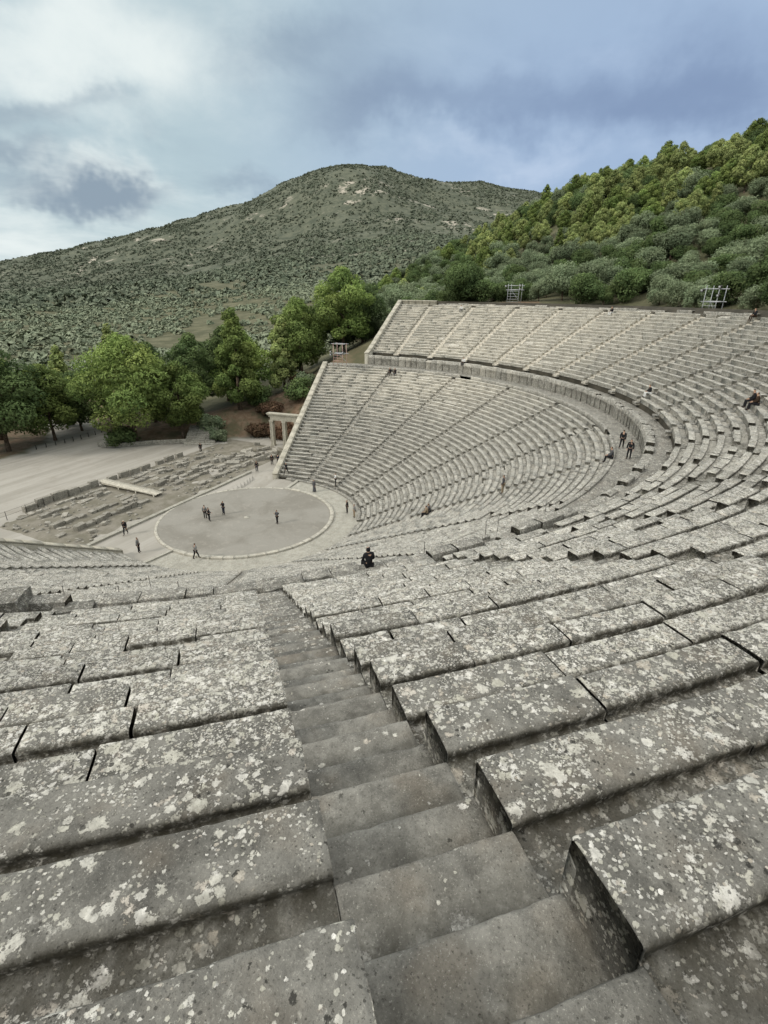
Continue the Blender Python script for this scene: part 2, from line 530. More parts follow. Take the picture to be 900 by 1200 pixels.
def seat_row(parent, Rf, ztop, tread, rise, a0, a1, seed):
    rs = random.Random(seed)
    mb = MB()
    mid = 0.5 * (a0 + a1)
    half = Rf * math.sin(0)  # noqa
    t = a0
    d_row = float(np.linalg.norm(P(Rf, min(max(47.0, a0), a1), ztop) - CAM))
    if 3.2 < d_row < 30:
        rr_ = random.Random(int(Rf * 100) + 3)
        ztop = ztop + rr_.choice((-0.085, -0.03, 0.02, 0.035, -0.06)) + rr_.uniform(-0.015, 0.015)
    ds_row = rs.uniform(-0.03, 0.0)
    for _ in range(int(Rf * 10) % 4):
        rs.random()
    tint_row = rs.uniform(-0.07, 0.07)
    far_row = float(np.linalg.norm(P(Rf, 0.5 * (a0 + a1), ztop) - CAM)) > 42
    while t < a1 - 1e-4:
        L = rs.uniform(0.8, 1.6)
        if Rf > 54.5 and abs(t - 47) < 9:
            L = rs.uniform(1.1, 2.3)
        if far_row:
            L *= 2.0
        t2 = t + L / Rf / D2R
        if a1 - t2 < 0.45 / Rf / D2R:
            t2 = a1
        lod, dist = lod_of(Rf + 0.3, min(max(0.5 * (t + t2), t), t2), ztop)
        gap = (rs.uniform(0.002, 0.008) if dist < 4.5 else rs.uniform(0.004, 0.017) if lod >= 2 else rs.uniform(0.004, 0.022) if dist < 45 else rs.uniform(0.002, 0.008)) / Rf / D2R
        und = rs.uniform(0.03, 0.07) if dist < 30 else rs.uniform(0.0, 0.025)
        h = rise + 0.075
        sd = SEAT_D * tread / 0.756
        wear = rs.random()
        tm = 0.5 * (t + t2)
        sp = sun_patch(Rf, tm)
        near_cover = 0.26 + 0.46 * sstep(2.8, 5.5, dist) + 0.22 * sstep(6, 14, dist)
        if dist < 4.6:
            near_cover += rs.uniform(-0.03, 0.05)
        lich = min(1, max(0, near_cover + rs.uniform(-0.16, 0.16)))
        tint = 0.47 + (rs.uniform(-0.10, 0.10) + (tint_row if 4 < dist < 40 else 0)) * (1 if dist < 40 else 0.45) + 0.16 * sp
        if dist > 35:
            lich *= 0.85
            tint += (0.02 + 0.20 * sstep(42, 85, dist) * sstep(13, 36, Rf)) * sstep(30, -45, tm) + 0.03  # far tint brightens up the bowl, echoing the sunlit patch
        if dist > 9 and wear < (0.012 if far_row else 0.035):       # a stone that has lost its seat
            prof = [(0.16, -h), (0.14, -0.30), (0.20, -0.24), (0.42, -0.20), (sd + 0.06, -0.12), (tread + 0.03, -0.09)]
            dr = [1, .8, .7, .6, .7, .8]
        else:
            ds = (rs.uniform(-0.035, 0.01) if dist < 4.5 else rs.uniform(-0.02, 0.06)) if not far_row else ds_row + rs.uniform(-0.006, 0.006)
            if far_row:
                und = 0.03
            dz = rs.uniform(-0.02, 0.012) if dist > 9 and not far_row else 0
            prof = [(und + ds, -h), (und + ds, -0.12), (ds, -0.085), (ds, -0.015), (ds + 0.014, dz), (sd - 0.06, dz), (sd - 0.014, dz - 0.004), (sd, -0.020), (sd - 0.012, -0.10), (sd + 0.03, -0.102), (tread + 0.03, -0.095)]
            dr = [0.8, 0.5, 0.1, 0, 0, 0, 0.35 if dist < 4.5 else 0.75, 0.9, 1.0, 0.7, 0.4]  # values at the seat edge also paint the contact shade between rows
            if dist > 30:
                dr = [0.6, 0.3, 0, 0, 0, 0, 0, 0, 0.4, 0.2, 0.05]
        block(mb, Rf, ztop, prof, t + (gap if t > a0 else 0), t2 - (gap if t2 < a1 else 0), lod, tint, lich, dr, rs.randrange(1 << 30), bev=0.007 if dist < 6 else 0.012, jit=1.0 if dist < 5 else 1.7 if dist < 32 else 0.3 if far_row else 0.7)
        t = t2
    return mb.build('seat_row', M_STONE, parent)


def stairway(Rs, zs, tread, rise, th, hw, name='stairway', kmin=0):
    """two treads to each row of seats"""
    mb = MB()
    rs = random.Random(int(th * 100) + 77)
    k = tread / 0.756
    for Rf, zt in zip(Rs, zs):
        z_t = zt - rise - 0.08
        for e, (s0, s1, z) in enumerate(((-0.376 * k, 0.0, z_t + 0.005), (0.0, 0.38 * k, z_t + rise / 2 - 0.035))):
            Rr = Rf + s0
            lod, dist = lod_of(Rr, th, z)
            w = hw / Rr / D2R
            ln = s1 - s0 + 0.03
            pr = [(0.0, -rise / 2 - 0.05), (0.0, -0.018), (0.010, -0.004), (0.03, 0), (ln, 0.0)]
            lich = -0.22 + 0.55 * sstep(3.5, 14, dist) + rs.uniform(-0.05, 0.05)
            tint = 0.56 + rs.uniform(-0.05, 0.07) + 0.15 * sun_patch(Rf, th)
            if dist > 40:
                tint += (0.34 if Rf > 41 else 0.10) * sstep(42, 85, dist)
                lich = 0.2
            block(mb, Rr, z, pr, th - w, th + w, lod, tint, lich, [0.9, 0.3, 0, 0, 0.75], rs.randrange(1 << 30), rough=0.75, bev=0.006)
    return mb.build(name, M_STONE, theatre)


low_R = [LOW_R0 + LOW_TR * j for j in range(35)]
low_Z = [LOW_Z0 + LOW_RS * j for j in range(35)]
up_R = [UP_A_FRONT - UP_TR * k for k in range(19, -3, -1)]
up_Z = [UP_A_TOP - UP_RS * k for k in range(19, -3, -1)]
N_FULL = 20

# angles of the stairways
LOW_W = 2 * T_LOW / 12
low_st = [-T_LOW + LOW_W * k for k in range(1, 12)]
UP_W = 8.485
up_st = [48.41 + UP_W * k for k in range(-16, 6)]
up_st = [t for t in up_st if -T_UP + 3 < t < T_UP - 3]


def wedges(stairs, T):
    return list(zip([-T] + stairs, stairs + [T]))


for wi, (a0, a1) in enumerate(wedges(low_st, T_LOW)):
    w = empty('seating_wedge', (0, 0, 0), parent=theatre)
    for j, (R, z) in enumerate(zip(low_R, low_Z)):
        g0 = 0.36 / R / D2R if a0 > -T_LOW else 0.0
        g1 = 0.36 / R / D2R if a1 < T_LOW else 0.0
        seat_row(w, R, z, LOW_TR, LOW_RS, a0 + g0, a1 - g1, 1000 + wi * 50 + j)
for wi, (a0, a1) in enumerate(wedges(up_st, T_UP)):
    w = empty('seating_wedge', (0, 0, 0), parent=theatre)
    for j, (R, z) in enumerate(zip(up_R, up_Z)):
        if j >= N_FULL and not (a0 < 60 and a1 > 30):
            continue
        g0 = 0.445 / R / D2R if a0 > -T_UP else 0.0
        g1 = 0.445 / R / D2R if a1 < T_UP else 0.0
        seat_row(w, R, z, UP_TR, UP_RS, a0 + g0, a1 - g1, 5000 + wi * 50 + j)
for t in low_st:
    stairway(low_R, low_Z, LOW_TR, LOW_RS, t, 0.352)
for t in up_st:
    n = len(up_R) if 30 < t < 60 else N_FULL
    stairway(up_R[:n], up_Z[:n], UP_TR, UP_RS, t, 0.446)


# soil core below the stones, seen only down the joints
def core_sheet(Rz, T, name):
    th = np.linspace(-T, T, 160)
    R = np.array([a for a, b in Rz])
    Z = np.array([b for a, b in Rz])
    X = P(R[None, :], th[:, None], Z[None, :])
    I = np.arange(X.shape[0] * X.shape[1]).reshape(X.shape[:2])
    q = np.stack([I[:-1, :-1], I[1:, :-1], I[1:, 1:], I[:-1, 1:]], -1).reshape(-1, 4)
    mb = MB()
    mb.add(X.reshape(-1, 3), [q[:, ::-1]])
    return mb.build(name, M_CORE, theatre)


core_sheet([(LOW_R0 - 0.1, 0.0), (LOW_R0 + 0.06, low_Z[0] - LOW_RS - 0.12), (R_WALK0 - 0.1, low_Z[-1] - 0.14)], T_LOW - 0.05, 'stone_fill')
core_sheet([(41.72, 14.0), (up_R[0] + 0.06, up_Z[0] - UP_RS - 0.12), (up_R[-1] + 0.7, up_Z[-1] - 0.12)], T_UP - 0.05, 'stone_fill')

# walkway between the tiers, its outer wall, and the backs of the topmost lower bench
th = np.linspace(-T_LOW, T_LOW, 240)
mb = MB()
for (r0, r1, z0, z1, T, seedk) in ((R_WALK0 - 0.05, R_WALK1 + 0.1, Z_WALK, Z_WALK + 0.05, T_LOW, 1), (40.45, 41.75, 14.20, 14.25, T_UP, 2)):
    rr = np.linspace(r0, r1, 6)
    tt = np.linspace(-T, T, 300)
    zz = np.broadcast_to(np.linspace(z0, z1, 6)[None, :], (300, 6)).copy()
    X = P(rr[None, :], tt[:, None], zz)
    X[..., 2] += vnoise(X, 1.5, 3) * 0.03
    I = np.arange(X.shape[0] * X.shape[1]).reshape(X.shape[:2])
    q = np.stack([I[:-1, :-1], I[:-1, 1:], I[1:, 1:], I[1:, :-1]], -1).reshape(-1, 4)
    mb.add(X.reshape(-1, 3), [q], (0.58, 0.30, 0.22))
mb.build('walkway', M_STONE, theatre)


def ring_blocks(name, R, zt, prof_fn, T0, T1, mat, Lr, each=False, seed=3, lich=0.5, tintf=0.0):
    rs = random.Random(seed)
    mb = MB()
    t = T0
    while t < T1 - 1e-3:
        L = rs.uniform(*Lr)
        t2 = min(T1, t + L / R / D2R)
        if T1 - t2 < 0.3 / R / D2R:
            t2 = T1
        pr, dr = prof_fn(rs, 0.5 * (t + t2))
        if pr is not None:
            lod, dist = lod_of(R, 0.5 * (t + t2), zt)
            lod = max(lod, 1)
            g = rs.uniform(0.005, 0.02) / R / D2R
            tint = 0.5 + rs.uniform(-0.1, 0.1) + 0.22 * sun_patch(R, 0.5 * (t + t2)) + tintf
            block(mb, R, zt, pr, t + g, t2 - g, lod, tint, lich, dr, rs.randrange(1 << 30), bev=0.03)
            if each:
                mb.build(name, mat, theatre)
                mb = MB()
        t = t2
    return None if each else mb.build(name, mat, theatre)


def par_prof(rs, t):
    broken = rs.random() < (0.30 if 20 < t < 70 else 0.28 if -25 < t <= 20 else 0.08)
    w = 0.62 + rs.uniform(-0.06, 0.12)
    drop = rs.uniform(0.15, 0.36) if broken else rs.uniform(-0.24, 0.06) if t > 20 else rs.uniform(-0.05, 0.05)
    fo = rs.uniform(-0.07, 0.05)
    pr = [(0.03 + fo, -2.1), (0.02 + fo, -1.2 + fo), (fo * 0.5, -0.55), (-0.05, -0.50), (-0.05, -0.30), (0.0, -0.26 - drop * 0.4), (0.0, -0.02 - drop), (0.03, -drop), (w * 0.5, -drop + (0.08 if broken else 0)), (w - 0.04, -drop), (w, -0.03 - drop), (w - 0.04, -0.70)]
    return pr, [0.6, 0.35, 0.2, 0.1, 0.1, 0.1, 0, 0, 0.1, 0, 0.3, 1.0]


ring_blocks('parapet_wall', R_WALK1, Z_PAR, par_prof, -T_UP, T_UP, M_STONE, (0.9, 1.7), seed=21, lich=0.45)


def back_prof(rs, t):
    if rs.random() < (0.35 if 15 < t < 70 else 0.12):
        return None, None
    h = rs.uniform(-0.10, 0.06)
    return [(0.0, -0.45), (0.0, h - 0.02), (0.02, h), (0.24, h), (0.27, h - 0.03), (0.26, -0.62)], [0.5, 0, 0, 0, 0.3, 1]


ring_blocks('bench_back', 37.72, 13.02, back_prof, -T_LOW + 0.3, T_LOW - 0.3, M_STONE, (1.2, 2.4), True, seed=5, lich=0.5)


# end walls (analemmata) with their sloping copings
def end_wall(T, sgn, pts, lip, thick, base, mat_tint):
    th = sgn * T
    R = np.array([p[0] for p in pts])
    Zt = np.array([p[1] for p in pts]) + lip
    e = 0.01
    tang = P(R, th + sgn * e, 0) - P(R, th, 0)
    tang /= np.linalg.norm(tang, axis=1)[:, None]
    inner = P(R, th, 0) + tang * 0.012
    outer = inner + tang * thick
    mb = MB()
    n = len(R)
    V = []
    for i in range(n):
        for q, z in ((inner[i], base[i]), (inner[i], Zt[i] - 0.20), (outer[i], Zt[i] - 0.20), (outer[i], base[i])):
            V.append((q[0], q[1], z))
    V = np.array(V)
    I = np.arange(n * 4).reshape(n, 4)
    f = []
    for k in range(3):
        f.append(np.stack([I[:-1, k], I[1:, k], I[1:, k + 1], I[:-1, k + 1]], -1))
    f = [np.concatenate(f)]
    mb.add(V, f + [I[0][None], I[-1][None, ::-1]], (0.5 + mat_tint, 0.3, 0.15))
    wall = mb.build('end_wall', M_MARBLE, theatre)
    # coping stones, one after another up the slope
    mb = MB()
    seg = np.hypot(np.diff(R), np.diff(Zt))
    cum = np.concatenate([[0], np.cumsum(seg)])
    s = 0
    rs = random.Random(int(T * 10) + (3 if sgn > 0 else 0))
    while s < cum[-1] - 0.1:
        s2 = min(cum[-1], s + rs.uniform(1.1, 1.9))
        g = 0.012
        vs = []
        jz = rs.uniform(-0.03, 0.03)
        for q in (s + g, s2 - g):
            r_ = np.interp(q, cum, R)
            z_ = np.interp(q, cum, Zt) + jz
            i_ = np.array([np.interp(q, cum, inner[:, k]) for k in range(2)])
            o_ = np.array([np.interp(q, cum, outer[:, k]) for k in range(2)])
            w_ = (o_ - i_) / np.linalg.norm(o_ - i_)
            a_, b_ = i_ - w_ * 0.0, o_ + w_ * 0.08
            vs += [(*a_, z_ - 0.197), (*a_, z_ - 0.03), (*(a_ + w_ * 0.03), z_), (*(b_ - w_ * 0.03), z_), (*b_, z_ - 0.03), (*b_, z_ - 0.197)]
        J = np.arange(6)
        f = np.stack([J, J + 6, (J + 1) % 6 + 6, (J + 1) % 6], -1)
        mb.add(np.array(vs), [f, np.arange(6)[None], (np.arange(6) + 6)[None, ::-1]], (0.62 + rs.uniform(-0.08, 0.08) + mat_tint, 0.35, 0.05))
        s = s2
    mb.build('coping', M_MARBLE, wall)
    return wall


for sgn in (-1, 1):
    Rl = np.linspace(13.25, 38.2, 30)
    pts = [(r, LOW_Z0 + (r - LOW_R0) / LOW_TR * LOW_RS) for r in Rl]
    end_wall(T_LOW, sgn, pts, 0.30, 0.75, np.where(Rl < 20, -0.5, -0.5), 0.1 if sgn < 0 else -0.05)
    Ru = np.linspace(39.85, 56.9, 22)
    pts = [(r, max(14.55, up_Z[0] + (r - up_R[0]) / UP_TR * UP_RS)) for r in Ru]
    end_wall(T_UP, sgn, pts, 0.38, 0.75, Ru * 0 + 9.0, 0.14 if sgn < 0 else -0.05)
# stub of the back wall behind the top row at the far corner, and the low kerb behind the other rows
mb = MB()
rs = random.Random(9)
for i in range(5):
    t0 = -T_UP + 0.05 + i * 1.38
    lod = 1
    block(mb, 56.75, 23.35, [(0, -1.3), (0, -0.22), (-0.06, -0.20), (-0.06, -0.02), (-0.03, 0), (0.6, 0), (0.62, -0.03), (0.6, -1.4)], t0, t0 + 1.36, lod, 0.70 + rs.uniform(-.05, .05), 0.25, [.3, 0, 0, 0, 0, 0, 0, .4], i, bev=0.02)
mb.build('back_wall', M_MARBLE, theatre)


def kerb_prof(rs, t):
    if rs.random() < 0.12:
        return None, None
    h = rs.uniform(-0.12, 0.10)
    return [(0.0, -0.5), (0.0, h - 0.03), (0.05, h), (0.42, h - 0.02), (0.5, h - 0.08), (0.5, -0.5)], [0.6, 0.1, 0, 0, 0.2, 0.7]


ring_blocks('kerb_stone', 56.95, 22.86, kerb_prof, -T_UP + 7.2, 20, M_STONE, (1.2, 2.6), True, seed=8, lich=0.4, tintf=0.06)

# ------------------------------------------------------------------ orchestra
mb = MB()
n = 180
rr = np.array([0.5, 2, 4, 6, 8, 9.78])
tt = np.arange(n) * 2 * math.pi / n
V = np.stack([np.outer(rr, np.cos(tt)), np.outer(rr, np.sin(tt)), np.full((len(rr), n), 0.035)], -1)
I = np.arange(len(rr) * n).reshape(len(rr), n)
J = np.roll(I, -1, axis=1)
q = np.stack([I[:-1], I[1:], J[1:], J[:-1]], -1).reshape(-1, 4)
mb.add(V.reshape(-1, 3), [q, I[0][None]])
M_ORCH, g, bs = new_mat('beaten_earth')
co = obj_coord(g)
col = g.mix(g.ramp(g.noise(co, 0.22, 4, 0.55, 0.6).outputs[0], 0.38, 0.66), (0.240, 0.228, 0.200), (0.192, 0.180, 0.154))
col = g.mix(g.math('MULTIPLY', g.ramp(g.noise(co, 1.1, 5, 0.65, 1.0).outputs[0], 0.5, 0.75), 0.5), col, (0.31, 0.288, 0.25))
col = g.mix(0.4, col, g.mix(g.ramp(g.noise(co, 14, 5, 0.7).outputs[0], 0.3, 0.7), (0.4, 0.4, 0.4), (0.6, 0.6, 0.6)), 'OVERLAY')
g.l(col, bs.inputs['Base Color'])
tag(mb.build('orchestra_ground', M_ORCH), kind='structure')

ring = empty('orchestra_ring')
tag(ring, 'flat ring of pale stone slabs round the circular orchestra floor', 'stone ring')
rs = random.Random(2)
mb = MB()
t = 0.0
while t < 360 - 0.5:
    t2 = min(360, t + rs.uniform(6, 10))
    a = np.linspace(t + 0.025, t2 - 0.025, 6) * D2R
    back = -math.cos(0.5 * (t + t2) * D2R)         # towards the stage the ring lies flush
    h = 0.16 if back < 0.2 else 0.055
    ro = 10.24 if back < 0.2 else 10.1
    pr = np.array([(9.80, -0.03), (9.80, h - 0.012), (9.815, h), (ro - 0.015, h), (ro, h - 0.012), (ro, -0.06)])
    V = np.stack([np.outer(np.sin(a), pr[:, 0]), np.outer(np.cos(a), pr[:, 0]), np.broadcast_to(pr[:, 1] + rs.uniform(-.006, .006), (6, 6))], -1)
    I = np.arange(36).reshape(6, 6)
    q = np.stack([I[:-1, :-1], I[:-1, 1:], I[1:, 1:], I[1:, :-1]], -1).reshape(-1, 4)
    skipb = back > 0.2 and (0.86 < back) and rs.random() < 0.0
    if not skipb:
        mb.add(V.reshape(-1, 3), [q, I[0][None], I[-1][None, ::-1]], (0.74 + rs.uniform(-.06, .06), 0.2, 0.0))
    t = t2
mb.build('kerb_slab', M_FLAG, ring)
mb = MB()
mb.tube((0, 0, 0.02), (0, 0, 0.075), 0.36, 0.35, 20, (0.68, 0.2, 0))
mb.build('centre_stone', M_FLAG, ring)

# paved gutter round the ring
pave = empty('paved_gutter')
tag(pave, 'sunken curved pavement of flagstones between orchestra ring and first row', 'pavement', kind='structure')
mb = MB()
rs = random.Random(14)
t = -96.0
while t < 98:
    t2 = t + rs.uniform(4, 6.5)
    a = np.linspace(t + 0.05, min(99, t2) - 0.05, 5)
    for r0, r1 in ((10.262, 11.6), (11.612, 12.7), (12.712, 13.62)):
        tint = 0.55 + rs.uniform(-0.07, 0.07)
        z = -0.03 + rs.uniform(-0.006, 0.006)
        V = np.concatenate([P(r0, a, z, 0 if r0 < 11 else FLARE * 0.0), P(r1, a, z, 0)])
        i = np.arange(4)
        mb.add(V, [np.stack([i, i + 1, i + 6, i + 5], -1)[:, ::-1]], (tint, 0.2, 0.0))
    t = t2
o = mb.build('flagstone', M_FLAG, pave)
rs = random.Random(15)
for sg, t0 in ((-1, -97.5), (1, 98.5)):            # kerb that closes the gutter at each end
    mb = MB()
    a = P(10.3, t0, 0, 0)
    b = P(13.4, t0, 0, 0)
    c = (a + b) / 2
    d = b - a
    mb.stone((c[0], c[1], 0.02), (np.linalg.norm(d), 0.45, 0.22), math.atan2(d[1], d[0]), (0.62, 0.3, 0), 5, 0.012, rnd=0.04)
    mb.build('end_kerb', M_FLAG, pave)

# first low step below the seats, broken here and there
mb = MB()


def step_prof(rs, t):
    if rs.random() < (0.45 if t > 30 else 0.12):
        return None, None
    return [(0, -0.3), (0, -0.02), (0.02, 0), (0.62, 0.0), (0.64, -0.2)], [.6, .1, 0, .2, .6]


ring_blocks('step_stone', 13.02, 0.16, step_prof, -T_LOW + 1, T_LOW - 1, M_STONE, (0.8, 1.7), True, seed=31, lich=0.3, tintf=0.06)

# ------------------------------------------------------------------ terrain
CTL = [(-128.2, 73.1, 61.2), (-130.6, 58.7, 56.9), (-136.5, 48.9, 56.5), (-138.8, 41.5, 55.4), (-146.7, 29.1, 54.3), (-151.1, 19.7, 53.0), (-159.1, 3.6, 50.9), (-166.8, -8.8, 46.5), (-182.4, -28.6, 41.5), (-191.2, -49.8, 33.8), (-193.9, -69.5, 27.9), (-73.9, 63.8, 35.6), (-77.5, 55.3, 35.3), (-84.7, 42.8, 34.7), (-94.5, 27.0, 32.3), (-104.4, 10.2, 31.2), (-116.1, -5.9, 27.3), (-125.7, -25.0, 22.9), (-44.2, 59.2, 25.4), (-47.5, 52.9, 24.8), (-54.7, 43.2, 24.6), (-62.6, 30.4, 24.1), (-69.1, 17.5, 23.6), (-77.6, 4.9, 22.4), (-88.2, -11.0, 20.4), (-252.8, 86.4, 50), (-286.0, 13.8, 40), (-302.6, -62.8, 20), (-246.8, 114.6, 60), (-961.0, -2360.9, 43.4), (-1196.4, -2017.7, 114.4), (-1274.1, -1848.0, 143.0), (-1303.1, -1702.6, 173.4), (-1363.1, -1522.3, 204.0), (-1372.9, -1375.0, 226.9), (-1390.3, -1209.7, 252.8), (-1394.8, -1045.4, 290.1), (-1370.9, -906.3, 312.0), (-1367.1, -819.3, 325.7), (-1358.3, -734.5, 330.0), (-1384.7, -684.5, 334.9), (-1427.6, -641.9, 331.9), (-1529.3, -608.7, 329.2), (-1705.4, -566.8, 342.4), (-1784.8, -480.9, 347.5), (-1870.6, -336.9, 343.0), (-1949.5, -133.5, 315.2), (-2045.8, 252.3, 216.2), (-1986.1, 577.8, 135.8), (-1072.2, -527.0, 196.8), (-804.4, -391.8, 106.7), (-536.7, -256.5, 54.7), (-1088.2, -699.2, 190.4), (-751.5, -483.2, 92.3), (-458.0, -292.5, 43.2), (-932.3, -821.9, 112.5), (-554.7, -494.2, 47.5), (-807.5, -945.7, 74.4), (-412.0, -494.4, 29.3), (-680.2, -1042.8, 38.9), (-344.0, -545.8, 19.6), (-351.1, -771.6, 17.4), (-1220.5, -437.7, 211.7), (-799.9, -277.7, 109.1), (-1352.9, -354.5, 224.9), (-1332.1, -224.9, 198.8), (-288.9, -147.4, 26.2), (-242.8, -164.5, 20.8), (-209.3, -190.3, 13.5), (-175.6, -222.9, 9.1), (-142.4, -247.5, 8.4), (-111.3, -265.5, 8.3), (-157.8, -74.6, 17.3), (-136.1, -90.1, 11.1), (-119.4, -110.9, 6.5), (-97.2, -132.0, 5.6), (-69.9, -139.6, 6.0), (-50.5, -150.6, 6.6), (-1533.9, -3638.6, 60), (-2028.3, -3384.5, 80), (-2580.7, -2981.8, 140), (-2974.2, -2272.5, 200), (-3168.1, -1589.8, 220), (-3621.9, -966.4, 220), (-3951.1, 251.4, 180), (-3822.2, 1066.7, 150)]
NEAR = [(-29, -12, 0), (-30, -17, 0), (-33, -19.5, 1.2), (-33, -13, 0.4), (-37, -13, 3.2), (-42, -14, 8.0), (-48, -15, 12.0), (-55, -14, 14.0),
        (-38, -19, 3.6), (-42, -24, 5.6), (-33, -24, 2.4), (-31, -29, 3.4), (-27, -31, 1.7), (-23, -34, 1.0), (-36, -36, 2.6), (-50, -25, 7.0), (-60, -28, 8.5),
        (-30, -46, 1.0), (-45, -45, 2.6), (-70, -50, 6), (-60, -8, 17.5), (-66, -2, 20.5), (-60, -80, 3), (-20, -80, 1.5), (0, -60, 0), (0, -90, 2), (40, -60, 0), (40, -20, 0), (30, -100, 3),
        (-18, -37, 0.5), (-10, -45, 0), (-20, -22, 0), (0, -20, 0), (15, -30, 0), (80, -60, 0), (80, -10, 2), (0, 0, 0), (-15, -10, 0),
        (62, 5, 10), (58, 20, 20), (50, 35, 23.5), (40, 47, 23.5), (25, 56, 23.3), (0, 61, 23.3), (-25, 56, 23.6), (-55, 20, 22.9), (-59, 8, 22.6), (60, 60, 30), (20, 90, 36), (-30, 85, 36), (100, 60, 36), (-10, 130, 52), (80, 130, 55), (-60, 110, 55), (-120, 140, 78), (-100, 110, 68), (300, 300, 90), (0, 500, 110), (400, 0, 50), (300, -400, 20), (600, -1500, 30), (-200, 500, 110), (-600, 400, 110), (-60, 240, 90),
        (1500, 1500, 120), (0, 2500, 150), (2500, 0, 80), (2000, -2500, 50), (0, -3500, 40), (-2500, 2500, 150), (5000, 0, 100), (0, 5500, 150), (0, -6000, 60), (-5500, 0, 150), (-4500, -4000, 120), (4000, 4000, 100), (4000, -4000, 60), (-4000, 4000, 120)]
ctl = np.array(CTL + NEAR, float)


def warp(x, y):
    r = np.hypot(x, y)
    k = 60 * np.log1p(r / 60.0) / np.maximum(r, 1e-6)
    return np.stack([x * k, y * k], -1)


def tps_k(d2):
    return np.where(d2 > 1e-9, 0.5 * d2 * np.log(np.maximum(d2, 1e-9)), 0)


_w = warp(ctl[:, 0], ctl[:, 1])
_n = len(ctl)
_A = np.zeros((_n + 3, _n + 3))
_d2 = ((_w[:, None] - _w[None]) ** 2).sum(-1)
_A[:_n, :_n] = tps_k(_d2) + np.eye(_n) * 0.02
_A[:_n, _n] = 1
_A[:_n, _n + 1:] = _w
_A[_n:, :_n] = _A[:_n, _n:].T
_sol = np.linalg.solve(_A, np.concatenate([ctl[:, 2], [0, 0, 0]]))

PLAZA = np.array([(70, -9.5), (14, -9.3), (13, -3), (-13.0, -4.0), (-28.5, -7.6), (-32, -17), (-27, -25), (-22.5, -29.5), (-20.5, -33.5), (-17, -38), (-13.5, -40.5), (-17, -44), (-23, -56), (-32, -75), (-24, -78), (-16, -58), (-11, -51.5), (-5, -49), (6, -49), (30, -55), (70, -60)], float)


def poly_sd(x, y, poly):
    """signed distance to the polygon, negative inside"""
    p = np.stack([x, y], -1)
    d = np.full(x.shape, 1e9)
    ins = np.zeros(x.shape, bool)
    for a, b in zip(poly, np.roll(poly, -1, axis=0)):
        e = b - a
        w = p - a
        h = np.clip((w @ e) / (e @ e), 0, 1)
        d = np.minimum(d, np.hypot(w[..., 0] - h * e[0], w[..., 1] - h * e[1]))
        c = ((a[1] <= p[..., 1]) != (b[1] <= p[..., 1]))
        with np.errstate(divide='ignore', invalid='ignore'):
            xi = a[0] + (p[..., 1] - a[1]) / (e[1] if abs(e[1]) > 1e-9 else 1e-9) * e[0]
        ins ^= c & (p[..., 0] < xi)
    return np.where(ins, -d, d)


def cav_z(R):
    lo = LOW_Z0 + (R - LOW_R0) / LOW_TR * LOW_RS
    up = up_Z[0] + (R - up_R[0]) / UP_TR * UP_RS
    return np.where(R < LOW_R0, -0.1, np.where(R < R_WALK0, lo, np.where(R < 41.3, Z_WALK + 0.0, up)))


def ground_z(x, y):
    x = np.asarray(x, float)
    y = np.asarray(y, float)
    sh = x.shape
    x, y = x.ravel(), y.ravel()
    w = warp(x, y)
    z = np.empty(len(x))
    for i in range(0, len(x), 20000):
        ww = w[i:i + 20000]
        d2 = ((ww[:, None] - _w[None]) ** 2).sum(-1)
        z[i:i + 20000] = tps_k(d2) @ _sol[:_n] + _sol[_n] + ww @ _sol[_n + 1:]
    r = np.hypot(x, y)
    p3 = np.stack([x, y, np.zeros_like(x)], -1)
    far = sstep(500, 1300, r)
    z = z + far * (vnoise(p3, 1 / 260.0, 61) * 9 + vnoise(p3, 1 / 110.0, 62) * 7 + vnoise(p3, 1 / 45.0, 65) * 4 - 9)
    z = z + sstep(75, 140, r) * vnoise(p3, 1 / 22.0, 63) * 0.8
    sd = poly_sd(x, y, PLAZA)
    z = np.where(r < 700, -0.05 + (z + 0.05) * sstep(0.3, 7.0, sd), z)
    z = np.where((z < -0.05) & (r < 110), -0.05, z)
    R, t = Pinv(x, y)
    at = np.abs(t)
    T = np.where(R < 39.9, T_LOW, T_UP)
    over = (at - T) * D2R * R
    inside = (over < 0.4) & (R < 57.6)
    zin = np.where(R < 13.4, -0.05, cav_z(R) - 1.15)
    # near end: soil falls away beyond the wall
    zn = cav_z(np.minimum(R, 57.0)) * (1 - sstep(0.4, 12, over)) - 0.4
    nearend = (t > 0) & (over >= 0.4) & (over < 14) & (R < 60) & (R > 13)
    z = np.where(nearend, np.maximum(np.where(sd < 0, -0.05, zn), -0.05), z)
    z = np.where(inside, zin, z)
    z = np.where(r < 13.4, -0.05, z)
    # far end: the filling stays below the top of the wall
    fe = (t < 0) & (over >= 0.4) & (over < 3.0) & (R < 57)
    z = np.where(fe, np.minimum(z, cav_z(R) - 0.3), z)
    return z.reshape(sh)


rad = np.concatenate([np.arange(0.5, 66, 0.7), np.arange(66, 130, 1.3), 130 * np.exp(np.linspace(0.012, math.log(6500 / 130), 170))])
ang = np.linspace(0, 2 * math.pi, 541)[:-1]
